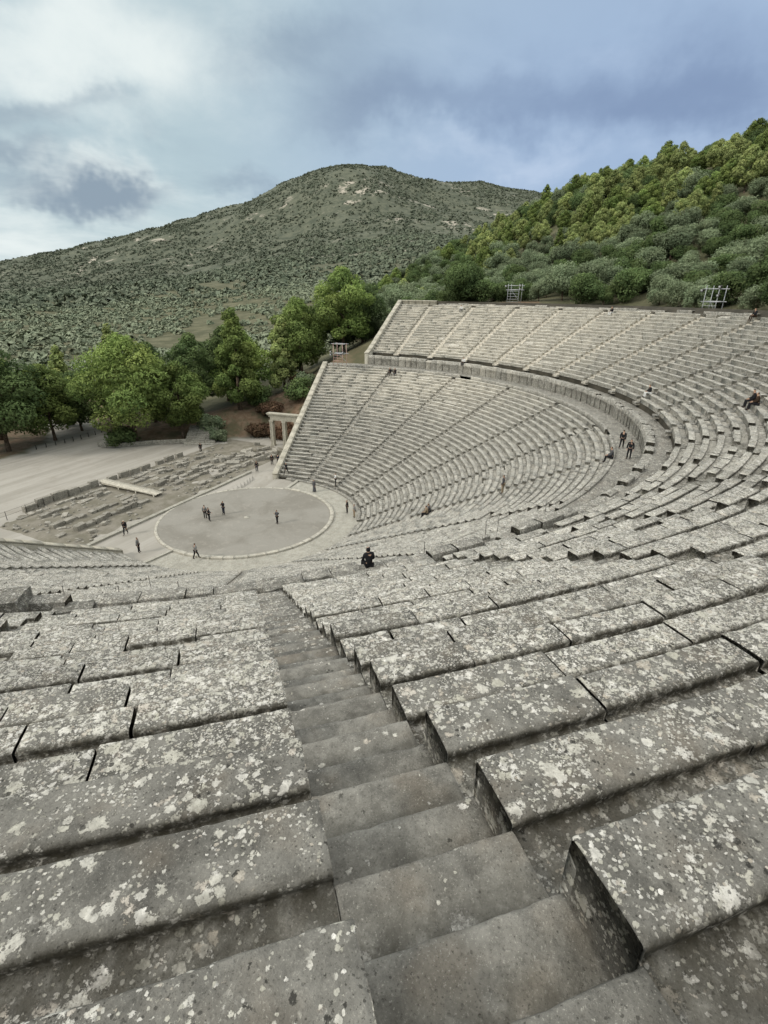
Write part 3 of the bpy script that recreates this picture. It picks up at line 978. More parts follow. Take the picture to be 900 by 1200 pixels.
# finer where the photograph looks
ang = np.concatenate([ang[(ang < math.radians(177.9)) | (ang > math.radians(300.1))], np.linspace(math.radians(178), math.radians(300), 440)])
ang = np.sort(ang)
X = np.outer(rad, np.sin(ang))
Y = np.outer(rad, np.cos(ang))
Z = ground_z(X, Y)
V = np.stack([X, Y, Z], -1).reshape(-1, 3)
nr, na = X.shape
I = np.arange(nr * na).reshape(nr, na)
J = np.roll(I, -1, axis=1)
q = np.stack([I[:-1], J[:-1], J[1:], I[1:]], -1).reshape(-1, 4)
p3 = V * np.array([1, 1, 0])
sd = poly_sd(V[:, 0], V[:, 1], PLAZA)
Rv, tv = Pinv(V[:, 0], V[:, 1])
rv = np.hypot(V[:, 0], V[:, 1])
wob = vnoise(p3, 0.6, 71) * 0.8
sand = 1 - sstep(-0.6, 1.2, sd + wob)
sand = np.maximum(sand, (rv < 14.5).astype(float))
# bare red earth: the bank by the far wall and the strip behind the top row
bank = 1.1 * np.exp(-(((V[:, 0] + 41) / 9) ** 2 + ((V[:, 1] + 17) / 6) ** 2))
strip = ((Rv > 57) & (Rv < 62.5 + vnoise(p3, 0.25, 72) * 2.5) & (np.abs(tv) < 95)).astype(float)
red = np.clip(bank * 1.3 + strip + 0.8 * ((rv < 110) & (V[:, 1] < -14) & (sd > 1) & (sd < 14)), 0, 1)
col = np.stack([sand, red, sstep(350, 900, rv)], -1)
mb = MB()
mb.add(V, [q[:, ::-1]], col)
mb.add([(0, 0, -0.05)], np.zeros((0, 3)))
M_TERR, g, bs = new_mat('open_country')
co = obj_coord(g)
sa, re, fa, _ = g.attr()
n0 = g.noise(co, 0.02, 5, 0.6)
n1 = g.noise(co, 0.11, 5, 0.65)
n2 = g.noise(co, 1.2, 5, 0.65)
grass = g.mix(g.ramp(n1.outputs[0], 0.38, 0.64), (0.075, 0.075, 0.042), (0.135, 0.128, 0.078))
grass = g.mix(g.math('MULTIPLY', g.ramp(n2.outputs[0], 0.45, 0.7), 0.5), grass, (0.055, 0.060, 0.030))
# the mountain: maquis with bare limestone scars, haze muted into the tones
rockn = g.noise(co, 0.006, 6, 0.62, 0.3)
nstr = g.noise(co, 0.035, 5, 0.7)
maq = g.mix(g.ramp(g.noise(co, 0.05, 6, 0.75).outputs[0], 0.36, 0.62), (0.062, 0.072, 0.050), (0.112, 0.118, 0.082))
rk = g.math('MULTIPLY', g.ramp(rockn.outputs[0], 0.53, 0.64), g.ramp(nstr.outputs[0], 0.51, 0.58))
maq = g.mix(rk, maq, (0.36, 0.325, 0.265))
grass = g.mix(fa, grass, maq)
redc = g.mix(g.ramp(n2.outputs[0], 0.35, 0.65), (0.150, 0.096, 0.062), (0.215, 0.155, 0.108))
redc = g.mix(g.math('MULTIPLY', g.ramp(g.noise(co, 0.5, 4).outputs[0], 0.45, 0.65), 0.8), redc, (0.075, 0.075, 0.042))
c = g.mix(re, grass, redc)
trk = g.n('ShaderNodeMapping')
trk.inputs['Rotation'].default_value = (0, 0, 0.25)
trk.inputs['Scale'].default_value = (0.05, 0.5, 1)
g.l(co, trk.inputs[0])
tr_ = g.noise(trk.outputs[0], 1.0, 5, 0.6, 0.4)
sandc = g.mix(g.ramp(tr_.outputs[0], 0.35, 0.65), (0.275, 0.258, 0.224), (0.345, 0.325, 0.288))
sandc = g.mix(g.math('MULTIPLY', g.ramp(g.noise(co, 0.4, 6, 0.7).outputs[0], 0.5, 0.75), 0.5), sandc, (0.225, 0.200, 0.165))
c = g.mix(sa, c, sandc)
g.l(c, bs.inputs['Base Color'])
bp = g.n('ShaderNodeBump', i_Strength=0.6, i_Distance=0.1)
g.l(n2.outputs[0], bp.inputs['Height'])
g.l(bp.outputs[0], bs.inputs['Normal'])
tag(mb.build('terrain', M_TERR, smooth=True), kind='structure')


def gz(x, y):
    return float(ground_z(np.array([x]), np.array([y]))[0])


# stage kerb, straight across the open side
o = empty('stage_kerb', (0, -10.1, 0))
tag(o, 'long straight line of low stone slabs between orchestra and stage ruins', 'kerb')
mb = MB()
rs = random.Random(4)
x = -13.5
while x < 13:
    L = rs.uniform(1.0, 1.9)
    mb.stone((x + L / 2, rs.uniform(-.03, .03), 0.06), (L - 0.03, 0.5, 0.24), rs.uniform(-.01, .01), (0.62 + rs.uniform(-.08, .08), 0.3, 0.1), 4, 0.015, rnd=0.05)
    x += L
mb.build('slab', M_FLAG, o)

# ------------------------------------------------------------------ stage-building ruins
rs = random.Random(44)
rows_spec = [
    (-24.0, 2.6, 15.5, -24.95, 'row of upright foundation blocks along the edge of the forecourt', None),
]
orth = [(4.6, 1.9, 1.05), (2.6, 1.9, 1.1), (0.75, 1.5, 1.0), (-2.0, 1.2, 0.65)]
pos_x = [(9.6, 1.5, 0.75), (7.7, 1.9, 1.05), (5.7, 1.9, 1.10), (3.9, 1.4, 1.0), (2.3, 1.6, 0.8), (0.9, 1.2, 1.0),
         (-2.0, 1.3, 0.8), (-3.8, 1.5, 0.9), (-5.6, 1.5, 0.85), (-7.6, 1.6, 0.8), (-10.4, 1.2, 0.7), (-12.2, 1.6, 0.9), (-14.4, 1.3, 0.8)]
for i, (x, L, h) in enumerate(pos_x):
    mb = MB()
    mb.stone((0, 0, h / 2 - 0.06), (L, 0.62, h), 0, (0.5 + rs.uniform(-.12, .12), 0.35, 0.15), 7, 0.045, rnd=0.10, seed=i)
    b = mb.build('stone_block', M_RUIN)
    b.location = (x, -24.9 + rs.uniform(-.12, .12), 0)
    b.rotation_euler = (0, 0, rs.uniform(-.05, .05))
    tag(b, 'squared upright stone block in the row between ruins and sandy forecourt', 'stone block', 'upright blocks along the ruin')
found = [(-23.2, -19, 12, 0.35), (-21.3, -16, 10.5, 0.55), (-19.0, -18, 3.0, 0.4), (-17.4, -20, 11.5, 0.65), (-15.6, -22, -2, 0.5), (-14.4, 1.5, 12.5, 0.75), (-13.0, -21, -6, 0.35)]
flabel = ['low foundation wall just inside the row of upright blocks', 'long broken foundation course through the middle of the ruins', 'short sunken foundation course left of centre in the ruins',
          'longest rough foundation wall beside the plank ramp foot', 'rough foundation course running towards the stone gateway', 'weathered foundation wall nearest the orchestra kerb on its open end', 'low line of stones beside the orchestra kerb near the gateway']
for i, (y, x0, x1, h) in enumerate(found):
    o = empty('foundation_wall', ((x0 + x1) / 2, y, 0))
    tag(o, flabel[i], 'ruined wall', 'stage building foundations')
    mb = MB()
    x = x0
    while x < x1:
        L = rs.uniform(0.6, 1.7)
        if rs.random() < 0.85 and abs(x + L / 2 + 0.4) > 1.5:
            hh = h * rs.uniform(0.35, 1.15)
            mb.stone((x + L / 2 - (x0 + x1) / 2, rs.uniform(-.15, .15), hh / 2 - 0.08), (L - 0.05, rs.uniform(0.5, 0.85), hh + 0.1), rs.uniform(-.10, .10), (0.46 + rs.uniform(-.16, .14), 0.4, rs.uniform(0, .5)), 5, 0.06, (rs.uniform(-.06, .06), rs.uniform(-.06, .06)), 0.14, seed=i * 100 + int(x * 7))
        x += L
    mb.build('stone_course', M_RUIN, o)
for i in range(46):
    if i < 28:
        x, y = rs.uniform(-26, -14), rs.uniform(-18.5, -11.3)
        s = (rs.uniform(0.7, 2.0), rs.uniform(0.6, 1.1), rs.uniform(0.4, 0.8))
        lab, gr = 'tumbled pale stone block in the heap beside the gateway', 'fallen blocks by the gateway'
    else:
        x, y = rs.uniform(-12, 12), rs.uniform(-23.5, -12.5)
        if abs(x + 0.4) < 1.6:
            x += 3.5
        s = (rs.uniform(0.5, 1.3), rs.uniform(0.4, 0.8), rs.uniform(0.25, 0.5))
        lab, gr = 'small loose stone lying among the stage foundations', 'loose stones in the ruins'
    mb = MB()
    mb.stone((0, 0, s[2] * 0.42), s, rs.uniform(0, 3.1), (0.55 + rs.uniform(-.18, .14), 0.35, rs.uniform(0, .3)), 5, 0.06, (rs.uniform(-.2, .2), rs.uniform(-.2, .2)), 0.15, seed=900 + i)
    b = mb.build('fallen_stone', M_RUIN)
    b.location = (x, y, -0.03)
    tag(b, lab, 'stone', gr)
# crumbled stones nobody could count
mb = MB()
for i in range(900):
    x, y = rs.uniform(-24, 14), rs.uniform(-24.4, -11.0)
    if abs(x + 0.4) < 1.1 or vnoise(np.array([x, y, 0.0]), 0.35, 5) < -0.1:
        continue
    k = rs.uniform(0.10, 0.36)
    mb.box((x, y, k * 0.25), (k * rs.uniform(.8, 1.6), k, k * 0.8), rs.uniform(0, 3), (0.5 + rs.uniform(-.2, .15), 0.3, rs.uniform(0, .4)), k * 0.15)
tag(mb.build('rubble', M_RUIN), 'small rubble strewn over the stage building ruins', 'rubble', kind='stuff')
for (R_, t_, s_, rot_, tl_, lab_) in ((40.55, 61.3, (2.3, 1.1, 0.95), 0.1, (0.05, 0.03), 'big dark broken block on the parapet at the left frame edge'), (40.5, 57.7, (1.3, 0.8, 0.35), 0.3, (0.1, -0.08), 'pale flat slab lying beside the big dark broken block'), (40.75, 47.6, (1.5, 0.5, 0.55), 0.05, (0.0, 0.1), 'dark tilted block on the parapet at the foot of the near stairway'), (40.7, 43.9, (1.6, 0.45, 0.5), -0.05, (0.0, -0.05), 'long dark block beside the seated hooded figure')):
    mb = MB()
    mb.stone((0, 0, s_[2] * 0.45), s_, 0, (0.40, 0.3, 0.25), 7, 0.05, tl_, 0.12, seed=int(R_ * t_))
    b = mb.build('fallen_stone', M_STONE)
    p_ = P(R_, t_, Z_PAR - 0.28)
    b.location = p_
    b.rotation_euler = (0, 0, -t_ * D2R + rot_)
    tag(b, lab_, 'stone')
# earth floor of the ruins, rougher and browner than the forecourt
mb = MB()
gx, gy = np.linspace(-27, 14.5, 110), np.linspace(-25.3, -10.5, 50)
GX, GY = np.meshgrid(gx, gy, indexing='ij')
pp = np.stack([GX, GY, 0 * GX], -1)
edge = np.minimum(np.minimum(GX + 27, 14.5 - GX), np.minimum(GY + 25.3, -10.5 - GY))
GZ = -0.09 + np.clip(edge, 0, 1) * 0.07 + np.clip(edge, 0, 1) * (vnoise(pp, 0.45, 8) * 0.15 + vnoise(pp, 1.6, 9) * 0.06 + 0.06)
I = np.arange(GX.size).reshape(GX.shape)
q = np.stack([I[:-1, :-1], I[1:, :-1], I[1:, 1:], I[:-1, 1:]], -1).reshape(-1, 4)
mb.add(np.stack([GX, GY, GZ], -1).reshape(-1, 3), [q])
tag(mb.build('ruin_ground', earth('ruin_earth', (0.215, 0.196, 0.163), (0.150, 0.138, 0.106), (0.105, 0.10, 0.070), 1.5, 0.05), smooth=True), kind='structure')

# plank ramp over the ruins
o = empty('plank_ramp', (-0.4, -19.5, 0))
tag(o, 'pale wooden plank walkway crossing the ruins from forecourt to orchestra', 'walkway')
mb = MB()
for i in range(36):
    y = -5.3 + i * 0.295
    mb.box((0, y, 0.62 - 0.2 * (i / 36)), (1.35, 0.275, 0.06), 0, (0.5,) * 3, 0.006)
mb.build('deck', M_WOOD, o)
for sx in (-0.58, 0.58):
    mb = MB()
    mb.box((sx, 0, 0.42), (0.12, 10.4, 0.16), 0)
    mb.build('beam', M_WOOD, o)
for sx in (-0.58, 0.58):
    for y in (-4.8, -1.6, 1.6, 4.8):
        mb = MB()
        mb.box((sx, y, 0.15), (0.14, 0.14, 0.5))
        mb.build('support', M_WOOD, o)

# ------------------------------------------------------------------ gateway of the parodos
gate = empty('stone_gateway', (-27.2, -13.35, 0), math.radians(7.4))
tag(gate, 'pale stone double gateway with three pillars and moulded top at the theatre end', 'gateway')


def gbox(mb, c, s, t=0.6):
    mb.stone(c, s, 0, (t, 0.25, 0.05), 6, 0.012, rnd=0.02, seed=int(c[1] * 10))


for y in (-2.35, 0.0, 2.35):
    mb = MB()
    gbox(mb, (0, y, 2.05), (0.62, 0.62, 4.3), 0.62)
    for k in (-0.2, 0.2):                          # flat pilaster strips
        gbox(mb, (0.325, y + k * 0.95, 2.05), (0.08, 0.16, 4.2), 0.66)
    pl = mb.build('pillar', M_MARBLE, gate)
    mb = MB()
    gbox(mb, (0, y, 4.33), (0.74, 0.74, 0.28), 0.66)
    mb.build('capital', M_MARBLE, pl)
    mb = MB()
    gbox(mb, (0, y, 0.10), (0.78, 0.78, 0.24), 0.6)
    mb.build('base', M_MARBLE, pl)
for y in (-1.18, 1.18):
    mb = MB()
    gbox(mb, (0, y, 4.76), (0.62, 2.62 if y else 1, 0.58), 0.60)
    mb.build('lintel', M_MARBLE, gate)
mb = MB()
gbox(mb, (0, 0, 5.22), (0.68, 5.5, 0.34), 0.55)
mb.build('frieze', M_MARBLE, gate)
mb = MB()
gbox(mb, (0, 0, 5.47), (0.98, 5.95, 0.17), 0.66)
gbox(mb, (0, 0, 5.62), (1.12, 6.15, 0.13), 0.60)
mb.build('cornice', M_MARBLE, gate)

# ------------------------------------------------------------------ low wall, steps, bollards, rope fence
lw = empty('low_stone_wall', (-17.5, -36.5, 0))
tag(lw, 'low curved rubble wall holding the pine mound beside the forecourt', 'stone wall')
pts = np.array([(-13.2, -42.0), (-12.9, -40.3), (-14.2, -38.6), (-16.6, -36.2), (-18.8, -33.6), (-20.4, -31.4), (-21.4, -29.8)])
cum = np.concatenate([[0], np.cumsum(np.hypot(*np.diff(pts, axis=0).T))])
mb = MB()
for course in range(2):
    s = 0
    while s < cum[-1] - 0.3:
        L = rs.uniform(0.4, 0.9)
        q0 = np.array([np.interp(s, cum, pts[:, k]) for k in range(2)])
        q1 = np.array([np.interp(min(cum[-1], s + L), cum, pts[:, k]) for k in range(2)])
        c = (q0 + q1) / 2
        mb.stone((c[0] + 17.5, c[1] + 36.5, 0.16 + course * 0.34), (L - 0.03, 0.5, 0.33), math.atan2(*(q1 - q0)[::-1]), (0.6 + rs.uniform(-.12, .1), 0.3, 0.1), 4, 0.03, rnd=0.14, seed=int(s * 10) + course)
        s += L
mb.build('masonry', M_RUIN, lw)

st = empty('stone_steps', (-21.6, -27.6, 0), math.radians(32))
tag(st, 'broad flight of old stone steps climbing from the forecourt towards the trees', 'steps')
for i in range(11):
    mb = MB()
    for k in range(3):
        mb.stone((-0.62 * i, (k - 1) * 1.75 + rs.uniform(-.05, .05), 0.06 + 0.17 * i - 0.22), (0.70, 1.70, 0.60), 0, (0.62 + rs.uniform(-.14, .14), 0.3, 0.1), 4, 0.02, rnd=0.05, seed=i * 3 + k)
    mb.build('step', M_RUIN, st)

mbp = None
for i in range(9):
    mb = MB()
    mb.tube((0, 0, -0.1), (0, 0, 0.72), 0.075, 0.07, 8)
    mb.tube((0, 0, 0.72), (0, 0, 0.80), 0.085, 0.04, 8)
    b = mb.build('bollard', M_IRON) if mbp is None else mbp.copy()
    if mbp is None:
        mbp = b
    else:
        COL.objects.link(b)
    k = i / 8
    b.location = (-7.2 - 12.3 * k, -49.4 + 0.7 * math.sin(k * 3), -0.05)
    tag(b, 'short dark post in the line closing the forecourt below the pines', 'bollard', 'posts along the forecourt edge')

fe = empty('wire_fence', (12, -24.6, 0))
tag(fe, 'thin wire fence on slim posts beside the ruins and forecourt', 'fence')
for i in range(8):
    mb = MB()
    mb.tube((-4 + i * 2.3, 0.25 * math.sin(i), -0.05), (-4 + i * 2.3, 0.25 * math.sin(i), 1.05), 0.035, 0.03, 6)
    mb.build('post', M_IRON, fe)
for h in (0.5, 0.98):
    mb = MB()
    for i in range(7):
        mb.tube((-4 + i * 2.3, 0.25 * math.sin(i), h), (-4 + (i + 1) * 2.3, 0.25 * math.sin(i + 1), h), 0.012, 0.012, 5)
    mb.build('wire', M_IRON, fe)

rod = None
for i, (R, t, dz) in enumerate([(35.8, 62.1, 0), (37.1, 57.5, 0), (37.0, 53.9, 0), (36.04, 27.9, 0), (36.14, 26.4, 0), (19.2, -3.5, 0), (37.29, 36.3, 0), (37.2, 21.5, 0), (30, 60, 0)]):
    if rod is None:
        mb = MB()
        mb.tube((0, 0, -0.3), (0, 0, 0.80), 0.015, 0.014, 6)
        mb.tube((0, 0, 0.80), (0, 0, 0.83), 0.024, 0.02, 6)
        rod = b = mb.build('iron_rod', M_IRON)
    else:
        b = rod.copy()
        COL.objects.link(b)
    b.location = P(R, t, float(cav_z(np.array(R))) - 0.02)
    b.rotation_euler = (rs.uniform(-.06, .06), rs.uniform(-.06, .06), 0)
    tag(b, 'thin rusty iron rod standing upright between the seating rows', 'rod', 'iron rods among the seats')


# ------------------------------------------------------------------ lighting towers
def tower(loc, rz, label, w=1.8, h=3.0, lower_red=False, lamps=((-1, 1.9), (1, 1.9)), decks=(1.5, 2.4)):
    t = empty('lighting_scaffold', loc, rz)
    tag(t, label, 'lighting tower')
    for sx in (-w / 2, w / 2):
        for sy in (-0.55, 0.55):
            mb = MB()
            mb.tube((sx, sy, -0.6), (sx, sy, h), 0.04, 0.04, 8)
            mb.build('upright', M_REDPAINT if lower_red else M_STEEL, t)
    for z in decks:
        for sy in (-0.55, 0.55):
            mb = MB()
            mb.tube((-w / 2 - 0.45, sy, z), (w / 2 + 0.45, sy, z), 0.045, 0.045, 8)
            mb.build('rail', M_STEEL, t)
    mb = MB()
    for k in range(2):
        mb.box((0, -0.2 + k * 0.3, decks[0] + 0.075), (w + 0.1, 0.26, 0.04))
    mb.build('platform', M_STEEL, t)
    for z in np.arange(0.2, decks[0], 0.45):
        mb = MB()
        mb.tube((-w / 2, 0.55, z), (w / 2, 0.55, z), 0.03, 0.03, 6)
        mb.build('crossbar', M_REDPAINT if lower_red else M_STEEL, t)
    mb = MB()
    mb.tube((-w / 2, -0.55, 0), (w / 2, -0.55, decks[0]), 0.028, 0.028, 6)
    mb.build('brace', M_STEEL, t)
    for lx, lz in lamps:
        mb = MB()
        c = np.array([lx * (w / 2 + 0.3), 0.62, lz])
        mb.tube(c, c + np.array([0, 0.34, -0.12]), 0.13, 0.20, 12)
        f = mb.build('floodlight', M_IRON, t)
        mb = MB()
        e = c + np.array([0, 0.345, -0.121])
        mb.tube(e, e + np.array([0, 0.02, -0.007]), 0.17, 0.17, 12)
        mb.build('lens', M_STEEL, f)
    return t


def face_cam_center(x, y):
    return math.atan2(-y, -x) - math.pi / 2


tower((-34.6, -6.4, Z_WALK + 0.9), face_cam_center(-34.6, -6.4) - 0.3, 'scaffold lighting tower with red legs at the outer end of the walkway', 1.9, 3.0, True, ((-1, 1.7), (1, 1.7), (1, 1.25)), (1.35, 2.9))
z_ = gz(-57.8, 17.1)
tower((-57.8, 17.1, z_), face_cam_center(-57.8, 17.1), 'small grey scaffold tower with lamps behind the middle of the top row', 2.2, 3.2, False, ((-1, 3.0), (1, 2.9), (-1, 2.4)), (2.2, 2.9))
z_ = gz(-38.6, 46.4)
tower((-38.6, 46.4, z_), face_cam_center(-38.6, 46.4), 'steel scaffold tower with white lamps among dark trees, nearest the frame edge', 2.0, 4.4, False, ((-1, 4.3), (-1, 3.3), (1, 3.9)), (2.5, 4.0))

# ------------------------------------------------------------------ vegetation


def leaf_quads(c, nrm, size, asp, rg):
    n = len(c)
    a = np.cross(nrm, rg.normal(size=(n, 3)))
    a /= np.linalg.norm(a, axis=1)[:, None] + 1e-9
    b = np.cross(nrm, a)
    s = size[:, None]
    V = np.stack([c - a * s, c + b * s * asp - a * s * 0.2, c + a * s, c - b * s * asp + a * s * 0.2], 1)
    F = np.arange(n * 4).reshape(n, 4)
    return V.reshape(-1, 3), F


def crown_puffs(kind, rg, H, Wd):
    """list of (centre, radii) of the leaf clumps; metres, base at z=0"""
    out = []
    if kind == 'pine':
        n = 26
        for i in range(n):
            f = (i + 0.5) / n
            z = H * (0.24 + 0.70 * f)
            prof = math.sin(math.pi * min(1, (0.10 + 0.90 * f)) ** 0.85) ** 0.75
            r = Wd / 2 * prof * rg.uniform(0.45, 0.95)
            a = i * 2.4 + rg.uniform(-.5, .5)
            pr = Wd * rg.uniform(0.13, 0.21) * (0.65 + 0.5 * prof)
            out.append(((r * math.cos(a), r * math.sin(a), z), (pr, pr, pr * 0.72)))
        out.append(((0, 0, H * 0.93), (Wd * 0.13, Wd * 0.13, H * 0.07)))
    elif kind == 'spire':
        n = 24
        for i in range(n):
            f = (i + 0.5) / n
            z = H * (0.14 + 0.80 * f)
            prof = (1 - f) ** 0.7 * 0.95 + 0.10
            r = Wd / 2 * prof * rg.uniform(0.35, 0.8)
            a = i * 2.4 + rg.uniform(-.5, .5)
            pr = Wd * rg.uniform(0.14, 0.20) * (0.5 + 0.6 * prof)
            out.append(((r * math.cos(a), r * math.sin(a), z), (pr, pr, pr * 0.95)))
        out.append(((0, 0, H * 0.95), (Wd * 0.09, Wd * 0.09, H * 0.06)))
    else:
        n = 15
        for i in range(n):
            f = rg.uniform(0, 1)
            z = H * (0.30 + 0.55 * f)
            prof = math.sin(math.pi * (0.18 + 0.68 * f))
            r = Wd / 2 * prof * rg.uniform(0.2, 0.8)
            a = i * 2.4 + rg.uniform(-.4, .4)
            pr = Wd * rg.uniform(0.17, 0.27)
            out.append(((r * math.cos(a), r * math.sin(a), z), (pr, pr, pr * 0.8)))
    return out


def crown_mesh(mb, kind, seed, H, Wd, nleaf, ls, asp=0.55):
    rg = np.random.default_rng(seed)
    puffs = crown_puffs(kind, rg, H, Wd)
    vol = np.array([p[1][0] ** 2 for p in puffs])
    cnt = (vol / vol.sum() * nleaf).astype(int)
    zc = H * 0.5
    for (c, r), k in zip(puffs, cnt):
        d = rg.normal(size=(k, 3))
        d /= np.linalg.norm(d, axis=1)[:, None]
        rad = rg.uniform(0.45, 1.0, (k, 1)) ** 0.5
        lump = 1 + 0.30 * vnoise(d * 2.2 + np.asarray(c), 1.0, seed)[:, None]
        p = np.asarray(c) + d * np.asarray(r) * rad * lump
        nr = d + 0.55 * rg.normal(size=(k, 3)) + np.array([0, 0, 0.25])
        nr /= np.linalg.norm(nr, axis=1)[:, None]
        V, F = leaf_quads(p, nr, ls * rg.uniform(0.6, 1.3, k), asp, rg)
        pt = rg.uniform(-0.16, 0.16)
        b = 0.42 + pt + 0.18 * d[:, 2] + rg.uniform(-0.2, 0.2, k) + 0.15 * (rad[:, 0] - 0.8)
        h = np.full(k, 0.5 + rg.uniform(-.25, .25)) + rg.uniform(-.12, .12, k)
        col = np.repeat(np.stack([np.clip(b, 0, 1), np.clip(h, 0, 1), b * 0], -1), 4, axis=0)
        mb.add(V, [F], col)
    return puffs


def trunk_mesh(mb, H, Wd, seed, puffs, r0=None, lean=0.06):
    rg = np.random.default_rng(seed + 5)
    r0 = r0 or H * 0.022
    p = np.zeros(3)
    p[2] = -0.4
    d = np.array([rg.uniform(-lean, lean), rg.uniform(-lean, lean), 1.0])
    nseg = 7
    prev, r = p, r0 * 1.25
    nodes = [p]
    for i in range(nseg):
        q = prev + d * (H * 0.8 + 0.4) / nseg
        r2 = r0 * (1 - 0.8 * (i + 1) / nseg)
        mb.tube(prev, q, r, r2, 7)
        nodes.append(q)
        prev, r = q, r2
        d = d + np.array([rg.uniform(-.07, .07), rg.uniform(-.07, .07), 0])
    for c, pr in puffs[::2]:
        c = np.asarray(c)
        zb = max(H * 0.16, c[2] - 0.35 * math.hypot(c[0], c[1]) - H * 0.06)
        k = np.interp(zb, [nn[2] for nn in nodes], range(len(nodes)))
        a = nodes[int(k)] + (nodes[min(len(nodes) - 1, int(k) + 1)] - nodes[int(k)]) * (k - int(k))
        mid = (a + c) / 2 + np.array([0, 0, -0.03 * H])
        mb.tube(a, mid, r0 * 0.34, r0 * 0.22, 5)
        mb.tube(mid, c, r0 * 0.22, r0 * 0.08, 5)


def grove_tree(name, cat, label, loc, kind, H, Wd, seed, mat, nleaf=9000, ls=0.34, lean=0.06, rz=0.0, bark=M_BARK):
    t = empty(name, loc, rz)
    tag(t, label, cat)
    mb = MB()
    puffs = crown_mesh(mb, kind, seed, H, Wd, nleaf, ls)
    mb.build('crown', mat, t)
    mb = MB()
    trunk_mesh(mb, H, Wd, seed, puffs, lean=lean)
    mb.build('trunk', bark, t, smooth=True)
    return t


GROVE = [
    ('pine_tree', 'pine tree', 'big rounded bright pine on the mound inside the low curved wall', (-17.5, -38.0), 'pine', 18.0, 15.5, 31, M_PINE, 12000),
    ('pine_tree', 'pine tree', 'smaller pine with leaning trunk between the big rounded pine and the steps', (-23.2, -32.8), 'pine', 13.5, 9.5, 32, M_PINE, 8000),
    ('pine_tree', 'pine tree', 'pale pine tip showing above and left of the big rounded pine', (-28.5, -54.0), 'spire', 18.0, 7.5, 33, M_PINEY, 6000),
    ('pine_tree', 'pine tree', 'tall conical bright pine above the top of the stone steps', (-34.2, -28.5), 'spire', 18.2, 9.0, 34, M_PINE, 9000),
    ('pine_tree', 'pine tree', 'dark pine half hidden between leaning pine and tall conical pine', (-33.5, -38.5), 'pine', 15.5, 10.0, 35, M_OAK, 8000),
    ('pine_tree', 'pine tree', 'tall bright pine beside the bank, left one of the pair near the scaffold', (-49.5, -24.5), 'pine', 16.5, 12.0, 36, M_PINE, 10000),
    ('pine_tree', 'pine tree', 'tallest bright pine in the grove, standing just above the red-legged scaffold', (-56.0, -17.5), 'pine', 17.0, 13.0, 37, M_PINE, 11000),
    ('pine_tree', 'pine tree', 'slender bright pine in front of the pair beside the scaffold', (-44.5, -25.0), 'spire', 14.0, 7.5, 38, M_PINEY, 7000),
    ('pine_tree', 'pine tree', 'dark broad pine at the left edge behind the forecourt posts', (-4.6, -52.5), 'pine', 17.0, 14.0, 39, M_OAK, 10000),
    ('pine_tree', 'pine tree', 'mid-green pine next to the forecourt between dark broad pine and path', (-12.3, -52.0), 'pine', 13.0, 12.0, 40, M_PINE, 9000),
    ('pine_tree', 'pine tree', 'dark low pine with bare trunk at the bend of the path', (-19.0, -54.0), 'pine', 11.0, 10.5, 41, M_OAK, 8000),
    ('pine_tree', 'pine tree', 'pale young pine rising behind the bend of the path', (-21.5, -60.0), 'spire', 15.0, 7.0, 42, M_PINEY, 6000),
    ('pine_tree', 'pine tree', 'dark green pine crowding the left edge above the forecourt sand', (-0.5, -56.0), 'pine', 18.0, 13.0, 43, M_OAK, 9000),
    ('pine_tree', 'pine tree', 'pale green pine top behind the dark broad pine at the left edge', (-8.0, -60.0), 'pine', 17.5, 9.0, 44, M_PINE, 7000),
    ('pine_tree', 'pine tree', 'dark pine behind the tall conical pine', (-42.0, -38.0), 'pine', 15.0, 11.0, 45, M_OAK, 8000),
    ('pine_tree', 'pine tree', 'mid-green pine between the tall conical pine and the pair near the scaffold', (-39.5, -32.0), 'pine', 14.0, 10.0, 51, M_PINE, 8000),
    ('pine_tree', 'pine tree', 'green pine standing behind the pair near the scaffold', (-60.0, -31.0), 'pine', 15.5, 11.5, 52, M_PINE, 7000),
    ('pine_tree', 'pine tree', 'dark pine directly behind the big rounded pine on its right side', (-27.5, -44.0), 'pine', 15.0, 11.0, 53, M_OAK, 8000),
    ('pine_tree', 'pine tree', 'dull green pine deep in the grove behind the conical pine', (-52.0, -44.0), 'pine', 15.0, 11.0, 54, M_PINE, 6500),
    ('pine_tree', 'pine tree', 'dark spreading pine low on the bank right of the pair near the scaffold', (-60.5, -21.5), 'pine', 12.5, 11.0, 55, M_OAK, 7000),
    ('cypress_tree', 'evergreen tree', 'dark dense evergreen filling the gap between bright pines and top corner wall', (-62.0, -16.0), 'round', 12.0, 11.0, 46, M_OAK, 8000),
    ('olive_tree', 'olive tree', 'grey-green olive tree behind the upper end wall of the seats', (-70.0, -10.0), 'round', 8.0, 10.0, 47, M_OLIVE, 7000),
    ('holm_oak', 'oak tree', 'dark green dense oak just behind the far top corner wall', (-62.5, 5.5), 'round', 8.6, 9.5, 48, M_OAK, 9000),
    ('carob_tree', 'carob tree', 'big dark leafy carob beside the steel scaffold with white lamps', (-30.0, 57.5), 'round', 9.5, 10.5, 49, M_OAK, 9000),
    ('carob_tree', 'carob tree', 'dark leafy carob at the right end of the top row', (-22.5, 61.0), 'round', 10.0, 10.5, 50, M_OAK, 9000),
]
for (nm, cat, lab, (x, y), kind, H, Wd, seed, mat, nl) in GROVE:
    grove_tree(nm, cat, lab, (x, y, gz(x, y)), kind, H, Wd, seed, mat, int(nl * 1.7), ls=0.235 if kind != 'round' else 0.21)
